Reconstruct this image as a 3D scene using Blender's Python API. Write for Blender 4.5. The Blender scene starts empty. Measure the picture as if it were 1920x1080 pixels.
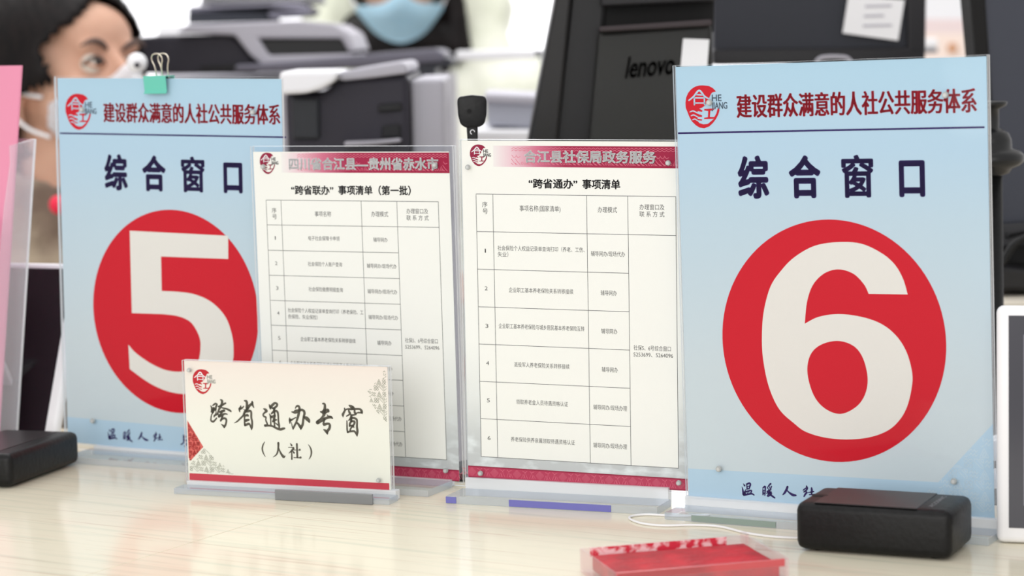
import bpy, bmesh, math, random
from mathutils import Vector, Matrix, noise
random.seed(7)
R = math.radians
scene = bpy.context.scene
COL = scene.collection

# ------------------------------------------------------------------ camera
F_PX, CAM_H, PITCH, ROLL = 4394.8, 0.3224, 0.10597, -0.02604
cd = bpy.data.cameras.new('camera')
cam = bpy.data.objects.new('camera', cd); COL.objects.link(cam)
cd.sensor_width = 36.0; cd.lens = F_PX / 1920 * 36.0
cd.clip_start = 0.05; cd.clip_end = 100
FWD = Vector((0, math.cos(PITCH), -math.sin(PITCH)))
UP0 = Vector((0, math.sin(PITCH), math.cos(PITCH)))
RT0 = Vector((1, 0, 0))
cr, sr = math.cos(ROLL), math.sin(ROLL)
CX = RT0 * cr + UP0 * sr
CY = UP0 * cr - RT0 * sr
m3 = Matrix((CX, CY, -FWD)).transposed()
cam.matrix_world = Matrix.Translation((0, 0, CAM_H)) @ m3.to_4x4()
scene.camera = cam
cd.dof.use_dof = True; cd.dof.focus_distance = 1.60; cd.dof.aperture_fstop = 7.2

# ------------------------------------------------------------------ world, lights, exposure
world = bpy.data.worlds.new('office_light'); scene.world = world; world.use_nodes = True
bg = world.node_tree.nodes['Background']; bg.inputs[0].default_value = (1, 0.985, 0.965, 1); bg.inputs[1].default_value = 0.78
def area(name, loc, target, size, power, color=(1, 1, 1)):
    l = bpy.data.lights.new(name, 'AREA'); l.shape = 'RECTANGLE'; l.size, l.size_y = size
    l.energy = power; l.color = color
    o = bpy.data.objects.new(name, l); COL.objects.link(o); o.location = loc
    o.rotation_euler = (Vector(target) - Vector(loc)).to_track_quat('-Z', 'Y').to_euler()
    return o
area('ceiling_and_fill_light', (-0.5, 1.2, 2.0), (-0.1, 1.5, 0), (1.6, 1.6), 5)
area('front_fill_light', (-1.0, -2.0, 1.2), (0, 1.7, 0.1), (4.2, 2.4), 76, (1, 0.985, 0.96))  # added frontal fill to brighten the sign sheets, not a real window
area('ceiling_and_fill_light', (-0.6, 3.2, 2.0), (-0.4, 3.6, 0), (3.0, 1.2), 45)
area('ceiling_and_fill_light', (0.0, 5.6, 2.0), (0, 7.0, 0.3), (5.0, 1.0), 180)  # added wash that overexposes the back wall, not a real panel
vs = scene.view_settings
vs.view_transform = 'Standard'; vs.look = 'None'; vs.gamma = 1; vs.use_curve_mapping = False; vs.exposure = 0.0
scene.cycles.use_denoising = True
scene.cycles.max_bounces = 10; scene.cycles.transparent_max_bounces = 24
scene.cycles.caustics_reflective = False; scene.cycles.caustics_refractive = False
scene.cycles.sample_clamp_indirect = 4

# ------------------------------------------------------------------ helpers
def lin(c):
    return tuple((v / 255 / 12.92 if v / 255 <= 0.04045 else ((v / 255 + 0.055) / 1.055) ** 2.4) for v in c) + (1,)
def mat(name, c, rough=0.5, spec=0.5, metal=0.0, trans=0.0, ior=1.45, alpha=1.0, sheen=0.0, coat=0.0):
    m = bpy.data.materials.new(name); m.use_nodes = True
    b = m.node_tree.nodes['Principled BSDF']
    b.inputs['Base Color'].default_value = lin(c); b.inputs['Roughness'].default_value = rough
    b.inputs['Specular IOR Level'].default_value = spec; b.inputs['Metallic'].default_value = metal
    b.inputs['Transmission Weight'].default_value = trans; b.inputs['IOR'].default_value = ior
    b.inputs['Alpha'].default_value = alpha; b.inputs['Sheen Weight'].default_value = sheen
    b.inputs['Coat Weight'].default_value = coat
    m.diffuse_color = lin(c)
    return m
def nodes(m): return m.node_tree.nodes, m.node_tree.links, m.node_tree.nodes['Principled BSDF']
def noisy(m, c2, scale=8, amount=0.5, stretch=(1, 1, 1), detail=4, bump=0.0, lo=0.35, hi=0.65):
    n, l, b = nodes(m)
    tc = n.new('ShaderNodeTexCoord'); mp = n.new('ShaderNodeMapping'); mp.inputs['Scale'].default_value = stretch
    tx = n.new('ShaderNodeTexNoise'); tx.inputs['Scale'].default_value = scale; tx.inputs['Detail'].default_value = detail
    rp = n.new('ShaderNodeValToRGB'); rp.color_ramp.elements[0].position = lo; rp.color_ramp.elements[1].position = hi
    base = b.inputs['Base Color'].default_value[:]
    rp.color_ramp.elements[0].color = base; c2l = lin(c2)
    rp.color_ramp.elements[1].color = tuple(base[i] * (1 - amount) + c2l[i] * amount for i in range(3)) + (1,)
    l.new(tc.outputs['Object'], mp.inputs[0]); l.new(mp.outputs[0], tx.inputs['Vector']); l.new(tx.outputs['Fac'], rp.inputs[0])
    l.new(rp.outputs[0], b.inputs['Base Color'])
    if bump:
        bp = n.new('ShaderNodeBump'); bp.inputs['Strength'].default_value = bump; bp.inputs['Distance'].default_value = 0.01
        l.new(tx.outputs['Fac'], bp.inputs['Height']); l.new(bp.outputs[0], b.inputs['Normal'])
    return m
def ramp_mat(name, axis, stops, rough=0.5, spec=0.5):
    """printed colour gradient along one object axis; stops = [(metres, rgb), ...]"""
    m = mat(name, stops[0][1], rough, spec); n, l, b = nodes(m)
    tc = n.new('ShaderNodeTexCoord'); sx = n.new('ShaderNodeSeparateXYZ'); mr = n.new('ShaderNodeMapRange')
    a, z = stops[0][0], stops[-1][0]
    mr.inputs['From Min'].default_value = a; mr.inputs['From Max'].default_value = z
    rp = n.new('ShaderNodeValToRGB'); e = rp.color_ramp.elements
    for i, (p, c) in enumerate(stops):
        t = (p - a) / (z - a)
        el = e[i] if i < 2 and len(stops) >= 2 and i < len(e) else e.new(t)
        el.position = t; el.color = lin(c)
    # keep order right whatever the element indices were
    for i, (p, c) in enumerate(sorted(stops)):
        e[i].color = lin(c); e[i].position = (p - a) / (z - a)
    l.new(tc.outputs['Object'], sx.inputs[0]); l.new(sx.outputs['XYZ'.index(axis)], mr.inputs['Value'])
    l.new(mr.outputs[0], rp.inputs[0]); l.new(rp.outputs[0], b.inputs['Base Color'])
    return m
def clear(name, tint=(250, 252, 255), refl=0.5, milk=0.0, rough=0.03):
    """thin clear acrylic: transparent with a fresnel gloss and a little milkiness"""
    m = bpy.data.materials.new(name); m.use_nodes = True; n, l = m.node_tree.nodes, m.node_tree.links; n.clear()
    out = n.new('ShaderNodeOutputMaterial'); tr = n.new('ShaderNodeBsdfTransparent'); tr.inputs[0].default_value = lin(tint)
    gl = n.new('ShaderNodeBsdfGlossy'); gl.inputs['Roughness'].default_value = rough
    fr = n.new('ShaderNodeFresnel'); fr.inputs['IOR'].default_value = 1.2 + 0.3 * refl
    ge = n.new('ShaderNodeNewGeometry'); iv = n.new('ShaderNodeMath'); iv.operation = 'SUBTRACT'; iv.inputs[0].default_value = 1.0; l.new(ge.outputs['Backfacing'], iv.inputs[1])
    mf = n.new('ShaderNodeMath'); mf.operation = 'MULTIPLY'; l.new(fr.outputs[0], mf.inputs[0]); l.new(iv.outputs[0], mf.inputs[1])   # the leaving side does not reflect
    mx = n.new('ShaderNodeMixShader'); l.new(mf.outputs[0], mx.inputs[0]); l.new(tr.outputs[0], mx.inputs[1]); l.new(gl.outputs[0], mx.inputs[2])
    last = mx
    if milk:
        df = n.new('ShaderNodeBsdfDiffuse'); df.inputs[0].default_value = (0.92, 0.94, 0.97, 1)
        m2 = n.new('ShaderNodeMixShader'); m2.inputs[0].default_value = milk
        l.new(mx.outputs[0], m2.inputs[1]); l.new(df.outputs[0], m2.inputs[2]); last = m2
    l.new(last.outputs[0], out.inputs[0])
    return m

def tag(o, label=None, cat=None, group=None, kind=None):
    if label: o['label'] = label
    if cat: o['category'] = cat
    if group: o['group'] = group
    if kind: o['kind'] = kind
    return o
def thing(name, label, cat, loc=(0, 0, 0), rz=0.0, group=None, rot=None):
    o = bpy.data.objects.new(name, None); COL.objects.link(o); o.empty_display_size = 0.02
    o.location = loc; o.rotation_euler = rot if rot else (0, 0, rz)
    return tag(o, label, cat, group)
def obj(name, bm, mats, parent=None, smooth=False, label=None, kind=None):
    me = bpy.data.meshes.new(name); bm.normal_update(); bm.to_mesh(me); bm.free()
    for m in (mats if isinstance(mats, (list, tuple)) else [mats]): me.materials.append(m)
    if smooth:
        for p in me.polygons: p.use_smooth = True
    o = bpy.data.objects.new(name, me); COL.objects.link(o)
    if parent: o.parent = parent
    if label: o['label'] = label
    if kind: o['kind'] = kind
    return o
def smooth_angle(o, deg=35):
    me = o.data
    for p in me.polygons: p.use_smooth = True
    bm = bmesh.new(); bm.from_mesh(me)
    for e in bm.edges:
        if len(e.link_faces) == 2 and e.calc_face_angle(0) > R(deg): e.smooth = False
    bm.to_mesh(me); bm.free()
    return o
def box(bm, x0, x1, y0, y1, z0, z1, bevel=0.0, seg=2, M=None, mi=0):
    vs_ = [bm.verts.new(v) for v in ((x0,y0,z0),(x1,y0,z0),(x1,y1,z0),(x0,y1,z0),(x0,y0,z1),(x1,y0,z1),(x1,y1,z1),(x0,y1,z1))]
    fs = [bm.faces.new([vs_[i] for i in f]) for f in ((0,3,2,1),(4,5,6,7),(0,1,5,4),(1,2,6,5),(2,3,7,6),(3,0,4,7))]
    for f in fs: f.material_index = mi
    if bevel:
        es = list({e for f in fs for e in f.edges})
        r = bmesh.ops.bevel(bm, geom=es, offset=bevel, segments=seg, profile=0.5, affect='EDGES')
        vs_ = list({v for f in r['faces'] for v in f.verts} | {v for v in vs_ if v.is_valid})
        for f in r['faces']: f.material_index = mi
    if M is not None: bmesh.ops.transform(bm, matrix=M, verts=[v for v in vs_ if v.is_valid])
    return bm
def B(*a, **k):
    bm = bmesh.new(); return box(bm, *a, **k)
def prism(bm, pts, y0, y1, bevel=0.0, seg=2):
    """polygon in the XZ plane extruded along Y"""
    a = [bm.verts.new((x, y0, z)) for x, z in pts]; b = [bm.verts.new((x, y1, z)) for x, z in pts]
    n = len(pts); fs = [bm.faces.new(a), bm.faces.new(b[::-1])]
    for i in range(n): fs.append(bm.faces.new((a[i], b[i], b[(i+1) % n], a[(i+1) % n])))
    bmesh.ops.recalc_face_normals(bm, faces=fs)
    if bevel:
        bmesh.ops.bevel(bm, geom=list({e for f in fs for e in f.edges}), offset=bevel, segments=seg, profile=0.5, affect='EDGES')
    return bm
def catmull(pts, k=6, closed=False):
    P = [Vector(p) for p in pts]; n = len(P); out = []
    rng = range(n) if closed else range(n - 1)
    for i in rng:
        p0 = P[(i-1) % n] if closed or i > 0 else P[i]; p1 = P[i]; p2 = P[(i+1) % n]
        p3 = P[(i+2) % n] if closed or i + 2 < n else P[(i+1) % n]
        for j in range(k):
            t = j / k
            out.append(0.5 * ((2*p1) + (-p0+p2)*t + (2*p0-5*p1+4*p2-p3)*t*t + (-p0+3*p1-3*p2+p3)*t**3))
    if not closed: out.append(P[-1])
    return out
def tube(bm, pts, r, seg=8, closed=False, radii=None):
    P = [Vector(p) for p in pts]; n = len(P); rings = []; prev = None
    for i, p in enumerate(P):
        if closed: t = P[(i+1) % n] - P[i-1]
        else: t = P[min(i+1, n-1)] - P[max(i-1, 0)]
        t.normalize()
        if prev is None:
            u = t.orthogonal().normalized()
        else:
            u = (prev - t * prev.dot(t)).normalized()
        prev = u; v = t.cross(u); rr = radii[i] if radii else r
        rings.append([bm.verts.new(p + (u*math.cos(a) + v*math.sin(a)) * rr) for a in [2*math.pi*k/seg for k in range(seg)]])
    for i in range(n if closed else n-1):
        A, C = rings[i], rings[(i+1) % n]
        for k in range(seg): bm.faces.new((A[k], A[(k+1) % seg], C[(k+1) % seg], C[k]))
    if not closed:
        bm.faces.new(rings[0][::-1]); bm.faces.new(rings[-1])
    return bm
def lathe(bm, prof, seg=28, axis_pos=(0, 0)):
    rings = []
    for r, z in prof:
        rings.append([bm.verts.new((axis_pos[0] + max(r, 1e-5)*math.cos(2*math.pi*k/seg), axis_pos[1] + max(r, 1e-5)*math.sin(2*math.pi*k/seg), z)) for k in range(seg)])
    for A, C in zip(rings, rings[1:]):
        for k in range(seg): bm.faces.new((A[k], A[(k+1) % seg], C[(k+1) % seg], C[k]))
    bm.faces.new(rings[0][::-1]); bm.faces.new(rings[-1])
    return bm
def at(px, py, Y):
    """the point of the room seen at this place of the photograph, Y metres in front of the counter clerk's visitor"""
    dx, dy = px - 960, py - 540
    u = cr*dx + sr*dy; w = -sr*dx + cr*dy
    r = FWD + RT0*u/F_PX - UP0*w/F_PX
    return Vector((0, 0, CAM_H)) + r*(Y / r.y)
def ground(px, py, z=0.0):
    dx, dy = px - 960, py - 540
    u = cr*dx + sr*dy; w = -sr*dx + cr*dy
    r = FWD + RT0*u/F_PX - UP0*w/F_PX
    return Vector((0, 0, CAM_H)) + r*((z - CAM_H)/r.z)
def raw_text(body, offset=0.0, res=3, spacing=1.0):
    c = bpy.data.curves.new('t', 'FONT'); c.body = body; c.offset = offset; c.resolution_u = res; c.space_character = spacing
    o = bpy.data.objects.new('t', c); COL.objects.link(o)
    bpy.context.view_layer.update()
    dg = bpy.context.evaluated_depsgraph_get()
    me = bpy.data.meshes.new_from_object(o.evaluated_get(dg))
    bpy.data.objects.remove(o); bpy.data.curves.remove(c)
    vs_ = [v.co.copy() for v in me.vertices]; fs = [tuple(p.vertices) for p in me.polygons]
    bpy.data.meshes.remove(me)
    return vs_, fs

# ------------------------------------------------------------------ materials
M_black = noisy(mat('black_plastic', (15, 15, 16), 0.42, 0.3), (24, 24, 26), 300, 0.6, bump=0.05)
M_char = mat('charcoal_plastic', (56, 54, 62), 0.5, 0.2)
M_slate = mat('slate_plastic', (58, 60, 68), 0.5, 0.2)
M_screen = mat('dark_screen', (30, 24, 29), 0.08, 0.5)
M_white = mat('white_plastic', (238, 238, 242), 0.35, 0.4)
M_lav = mat('pale_grey_plastic', (176, 174, 184), 0.5, 0.3)
M_metal = mat('nickel_wire', (214, 206, 190), 0.22, 0.5, 1.0)
M_mint = mat('mint_lacquer', (104, 196, 178), 0.3, 0.5)
M_acr = clear('clear_acrylic', (252, 253, 254), 0.22, 0.0)
M_acrm = clear('clear_acrylic_foot', (250, 252, 253), 0.7, 0.10)
M_edge = clear('acrylic_edge', (240, 242, 246), 0.8, 0.62)
M_edged = clear('acrylic_edge_bluish', (214, 222, 232), 0.9, 0.25)
M_rivet = mat('clear_screw_cap', (176, 180, 180), 0.25, 0.5)
M_navy = mat('navy_print', (46, 28, 92), 0.5, 0.2)
M_red = mat('red_print', (206, 20, 40), 0.5, 0.2)
M_redt = mat('dark_red_print', (186, 24, 46), 0.5, 0.2)
M_num = mat('ivory_print', (230, 225, 218), 0.5, 0.2)
M_hegrey = mat('grey_print', (128, 146, 164), 0.5, 0.2)
M_ink = mat('black_print', (34, 30, 32), 0.5, 0.2)
M_inkg = mat('grey_black_print', (78, 76, 76), 0.5, 0.2)
M_grid = mat('table_line_print', (92, 92, 94), 0.5, 0.2)
M_brush = mat('charcoal_brush_print', (92, 87, 76), 0.5, 0.2)
M_crim = mat('crimson_print', (150, 28, 62), 0.5, 0.2)
M_pink = mat('pink_line_print', (226, 120, 140), 0.5, 0.2)
M_softred = mat('soft_red_print', (206, 70, 84), 0.5, 0.2)
M_hwhite = mat('white_print', (248, 246, 246), 0.5, 0.2)
M_band = mat('pale_blue_print', (184, 210, 228), 0.5, 0.2)
M_bandorn = mat('pale_blue_line_print', (206, 222, 232), 0.5, 0.2)
M_sage = mat('sage_line_print', (176, 176, 160), 0.5, 0.2)
M_cell = mat('cell_white_print', (247, 245, 238), 0.5, 0.2)
M_card = mat('pink_card', (230, 146, 176), 0.6, 0.3)
M_paperw = mat('white_paper', (236, 236, 240), 0.7, 0.2)

# outlines and brush strokes of the prints, millimetres on their sheets
SIX_O=[[158.1,150.3,1],[131.8,150.3,1],[128.7,144.1],[121.6,137.3],[111.4,134.6],[101.4,137.5],[93.4,145.3],[89.1,156.6],[87.2,170.7,1],[97.0,166.0],[110.7,163.9],[126.4,165.4],[139.7,169.6],[149.6,177.0],[156.5,187.6],[160.0,201.3],[159.2,211.8],[156.1,223.0],[150.9,231.9],[142.8,239.2],[129.9,244.3],[114.1,246.4],[98.6,245.7],[85.6,242.4],[77.5,237.0],[69.0,229.9],[63.6,221.1],[59.4,208.8],[56.8,192.1],[56.9,176.0],[58.8,161.7],[63.8,146.4],[71.7,135.7],[81.3,126.8],[95.3,119.4],[111.9,116.8],[127.5,117.8],[140.8,123.6],[149.6,130.8],[155.1,140.0]]
SIX_I=[[109.5,181.5],[120.4,184.4],[126.8,192.2],[129.8,205.1],[127.7,216.3],[121.3,224.7],[110.5,229.7],[99.8,226.5],[92.2,218.0],[88.2,203.6],[90.3,191.8],[97.6,184.6]]
FIVE=[[67.6,119.2,1],[161.3,119.9,1],[160.9,137.8,1],[97.3,138.4,1],[97.2,165.5,1],[111.8,165.4],[127.0,166.4],[141.0,170.3],[151.9,177.2],[159.1,186.0],[163.3,198.2],[164.1,207.7],[163.3,216.4],[159.1,227.9],[149.3,237.3],[135.5,243.2],[116.7,245.6],[103.4,245.0],[90.6,242.0],[78.8,237.2],[64.1,229.2,1],[63.4,209.7,1],[69.0,214.9],[78.2,220.3],[88.5,224.8],[99.7,227.9],[112.6,228.3],[123.3,225.6],[130.6,218.8],[133.0,208.2],[132.2,199.9],[126.8,191.0],[120.4,186.7],[110.2,184.3],[97.5,183.7,1],[67.6,184.4,1]]
BRUSH=[[[20.5,32.6,0.52],[21.3,33.9,1.14],[21.5,36.2,1.52],[20.9,37.0,1.01]],[[22.3,32.3,0.78],[24.3,31.0,1.14],[25.7,31.4,1.04],[24.9,33.2,1.17],[24.5,35.3,1.01]],[[21.5,35.7,1.26],[23.0,35.4,1.52],[24.7,35.3,1.01]],[[23.0,34.3,1.56],[22.6,36.6,1.3],[21.9,37.7,1.01]],[[22.2,37.4,0.88],[21.1,39.2,0.73],[20.4,41.8,0.88],[20.4,43.6,1.01],[22.0,44.2,1.26],[23.5,43.2,1.01],[25.0,41.6,0.91]],[[24.6,36.1,0.51],[24.7,37.8,0.65],[23.2,40.2,0.88],[22.9,40.9,0.52]],[[23.2,39.8,1.01],[25.1,38.8,1.17],[26.5,38.5,0.91]],[[28.9,27.9,0.88],[30.0,28.8,1.52],[29.6,31.3,1.52],[28.7,32.9,1.52],[27.2,35.2,1.26],[26.0,38.0,1.04]],[[26.8,32.9,0.91],[28.8,32.4,1.26],[31.1,31.1,1.14],[32.8,30.3,1.01]],[[29.8,33.8,0.78],[33.2,34.4,1.01],[35.4,35.2,1.26],[36.9,36.1,1.01]],[[27.7,37.0,1.01],[29.4,36.4,1.39],[31.4,35.8,1.52]],[[29.7,36.6,1.3],[28.5,38.5,1.26],[27.0,40.3,1.52]],[[27.0,40.0,1.56],[29.3,39.2,1.52],[31.9,38.1,1.01],[33.9,38.4,0.63]],[[29.9,39.7,1.26],[29.5,41.0,1.14],[28.3,43.3,1.14]],[[28.3,43.0,1.04],[29.5,42.0,1.14],[31.5,41.4,1.26],[32.9,42.4,1.26],[32.6,44.9,1.14],[31.8,46.7,1.26],[30.9,48.3,0.76]],[[28.5,45.8,0.39],[30.1,46.8,1.14],[30.9,47.8,1.14]],[[45.1,31.8,0.63],[44.8,33.1,1.39],[43.9,34.3,1.3],[44.1,36.1,0.76]],[[44.4,34.1,1.26],[46.2,33.3,1.01],[47.6,31.9,0.51]],[[48.1,27.9,0.63],[49.7,28.3,1.52],[50.2,30.1,1.52],[50.0,32.6,1.64],[50.0,34.4,1.52]],[[54.5,28.4,1.01],[54.4,29.7,1.52],[52.1,31.5,1.52],[50.6,33.3,1.81]],[[54.4,29.7,1.26],[54.9,31.2,1.14],[55.6,32.7,0.63]],[[49.7,34.6,1.56],[48.0,36.5,1.52],[46.8,38.8,1.14],[44.2,41.2,1.01],[41.8,43.3,0.88],[39.4,44.5,0.38]],[[47.2,34.4,0.3],[48.9,34.9,0.76]],[[48.9,35.9,1.26],[51.1,35.4,1.52],[52.8,35.3,1.26],[53.4,36.5,1.26],[53.3,40.1,1.21],[53.8,42.6,1.21],[53.8,45.1,1.26],[53.7,47.1,1.04],[53.2,49.1,0.38]],[[47.8,37.7,1.3],[47.8,40.8,1.01],[47.7,43.3,1.01],[48.0,45.8,1.43]],[[48.4,39.2,0.78],[49.9,38.4,1.52],[50.8,38.8,1.14]],[[48.6,42.5,1.52],[50.3,42.0,1.39],[51.4,41.8,1.01]],[[48.0,46.1,1.01],[50.2,45.0,1.39],[51.6,44.9,1.17],[52.6,46.9,1.01],[53.1,48.7,0.63]],[[63.5,33.3,0.63],[64.9,33.9,1.52],[66.1,34.9,1.14],[64.6,35.8,1.14],[63.3,37.0,1.01],[62.9,38.0,0.88],[63.9,39.0,1.14],[65.2,39.4,0.88],[64.9,41.2,0.88],[65.5,42.9,1.01],[66.2,44.7,0.88]],[[64.2,45.5,1.52],[67.2,45.4,1.14],[70.3,45.8,1.14],[73.3,47.1,1.26],[76.3,47.8,1.52],[78.5,47.2,1.39],[79.9,46.9,1.01]],[[68.1,30.0,0.51],[68.6,31.2,1.26],[69.0,33.0,1.01]],[[69.1,32.0,1.52],[71.2,29.9,1.52],[72.9,28.8,1.26],[74.5,29.5,1.26],[74.2,30.8,1.26],[72.7,32.1,1.26],[71.9,33.6,1.14]],[[70.5,32.7,1.01],[71.9,32.4,1.01]],[[71.9,33.6,1.26],[71.5,34.9,1.26],[69.8,36.5,1.01]],[[71.8,34.7,1.48],[73.8,34.6,1.26],[74.8,35.8,1.26],[75.1,38.8,1.06],[75.1,41.8,1.06],[75.5,44.8,1.26],[75.5,46.6,1.01]],[[67.9,36.6,0.3],[68.8,38.3,1.14],[68.9,41.1,0.86],[68.9,44.6,0.88]],[[69.2,39.0,1.26],[70.8,38.7,1.52],[72.5,38.1,1.26]],[[72.1,35.4,1.14],[72.2,37.9,1.26],[71.6,40.4,1.52],[71.8,43.0,1.14],[71.9,46.0,0.88]],[[70.6,42.3,1.11],[71.8,41.2,1.52],[73.8,41.0,0.63]],[[72.6,43.3,0.38],[74.5,44.6,1.01]],[[89.0,32.0,0.63],[89.9,30.6,1.01],[91.3,30.3,1.26],[92.2,31.4,1.39],[92.0,33.4,1.52],[91.4,36.2,1.52],[90.4,39.2,1.39],[89.2,42.3,1.14],[87.7,44.9,1.23],[86.6,47.2,0.76]],[[85.8,34.7,0.49],[87.8,35.0,1.48],[89.2,34.5,2.27],[91.7,33.7,1.77],[94.0,32.9,1.35],[95.6,33.8,1.52],[96.1,35.3,1.48],[95.4,38.1,1.35],[94.8,41.1,1.39],[94.4,43.4,1.48],[92.9,46.2,1.52],[92.8,47.2,0.63]],[[90.0,42.5,1.01],[91.6,44.2,1.52],[92.8,46.4,1.26]],[[84.1,39.1,0.51],[84.3,40.7,1.52],[84.2,43.0,0.76]],[[84.6,41.0,1.52],[86.8,39.9,0.88],[89.1,38.7,0.62]],[[85.4,42.4,0.38],[85.8,44.4,0.63],[86.4,46.7,0.76]],[[95.7,38.3,1.26],[97.6,39.0,2.22],[99.2,40.4,2.02],[99.7,41.7,0.99]],[[110.8,27.9,0.88],[112.1,28.0,1.23],[112.5,29.5,1.48],[112.3,31.7,1.77],[111.6,34.0,2.46],[111.3,36.2,1.77],[109.6,37.8,0.76],[107.3,39.9,0.62],[105.9,41.4,1.26]],[[108.8,33.8,0.76],[110.5,34.0,1.77],[112.8,33.4,2.53],[114.7,32.4,1.72],[115.2,33.4,1.23]],[[106.2,41.7,2.22],[107.9,40.6,2.27],[110.4,39.3,1.97],[112.8,38.4,1.52],[115.1,37.6,1.52],[117.0,37.4,1.52],[118.0,38.2,0.88]],[[113.8,35.7,0.49],[114.8,36.7,0.76],[117.0,37.2,1.11]],[[111.7,39.2,1.52],[111.1,41.2,1.14],[111.2,43.0,1.52],[113.3,42.4,1.39],[115.2,42.3,1.26],[115.9,43.6,1.48],[115.3,45.8,1.52],[113.9,47.6,1.52],[113.7,49.9,0.51]],[[110.9,46.7,0.63],[112.3,47.4,1.52],[113.6,49.1,1.26]],[[127.8,30.5,0.63],[128.0,32.2,1.11],[126.9,34.2,1.35],[126.4,35.4,1.52],[126.5,36.9,0.51]],[[128.3,31.8,0.99],[130.2,31.1,0.86],[132.6,31.1,1.26],[135.3,30.9,1.23],[138.0,30.8,1.11],[140.2,31.0,1.23],[141.2,32.4,1.52],[141.6,33.9,0.62]],[[136.6,34.0,0.62],[138.5,33.4,0.86],[141.2,33.4,0.99]],[[131.5,28.4,0.76],[133.0,29.2,1.77],[134.6,30.2,1.97]],[[131.0,31.8,0.86],[131.5,33.3,1.35],[132.0,34.5,1.11],[129.2,36.3,0.63]],[[135.7,31.6,1.01],[135.7,33.4,1.23],[136.6,34.3,1.26],[135.5,35.0,0.99],[133.0,35.4,1.01]],[[133.0,35.4,1.26],[132.7,37.4,1.52],[130.7,39.3,0.49]],[[129.4,39.6,0.62],[129.4,42.5,0.88],[129.4,45.8,0.99],[129.8,47.8,1.11]],[[133.2,37.4,1.26],[135.1,37.4,1.23],[137.0,38.3,1.23],[137.3,40.3,1.11],[137.1,43.7,1.26],[137.4,46.2,1.39],[137.2,48.5,1.23],[137.0,50.5,0.37]],[[132.9,37.9,1.26],[132.6,39.9,1.26],[131.6,41.7,1.14],[131.3,43.5,0.86]],[[132.6,39.7,1.23],[135.0,39.8,1.26],[135.4,40.8,1.14],[134.1,42.9,1.11],[132.4,44.7,0.99],[131.7,46.4,1.01]],[[131.7,43.0,0.99],[133.9,43.1,1.14],[134.8,44.3,0.51]],[[129.6,47.8,0.99],[131.8,47.2,0.99],[134.8,46.9,1.14],[136.1,48.3,1.11],[136.9,50.2,0.51]]]
RENSHE=[[[63.5,57.4,0.38],[62.0,59.8,0.85],[61.3,62.5,1.02],[61.9,65.4,0.88],[63.5,68.2,0.37]],[[74.4,57.9,1.46],[74.3,60.5,1.22],[73.7,64.0,1.1],[72.4,66.5,0.85],[69.8,68.3,0.29]],[[74.6,61.7,0.73],[75.7,64.4,1.1],[77.0,66.5,1.46],[78.3,67.7,1.71],[79.6,67.1,0.49]],[[84.0,57.7,0.37],[85.0,59.1,1.22]],[[82.4,60.7,0.44],[85.2,60.7,0.54],[86.5,61.1,1.34],[84.6,63.3,1.1],[82.5,65.0,0.29]],[[84.8,63.0,0.73],[84.9,65.9,0.97],[84.8,69.1,1.02]],[[85.4,63.0,0.37],[86.7,64.4,1.22]],[[86.7,62.4,0.44],[90.5,62.3,0.44],[91.4,62.1,1.46],[92.0,62.5,0.24]],[[89.2,57.9,1.19],[89.2,62.8,1.22],[89.3,67.7,1.22]],[[86.4,67.9,0.49],[90.5,67.9,0.61],[91.9,67.7,1.46],[92.6,67.9,0.24]],[[98.3,58.0,0.36],[99.8,60.0,0.83],[100.6,62.8,1.1],[100.1,66.0,0.85],[98.5,68.6,0.37]]]
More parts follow.
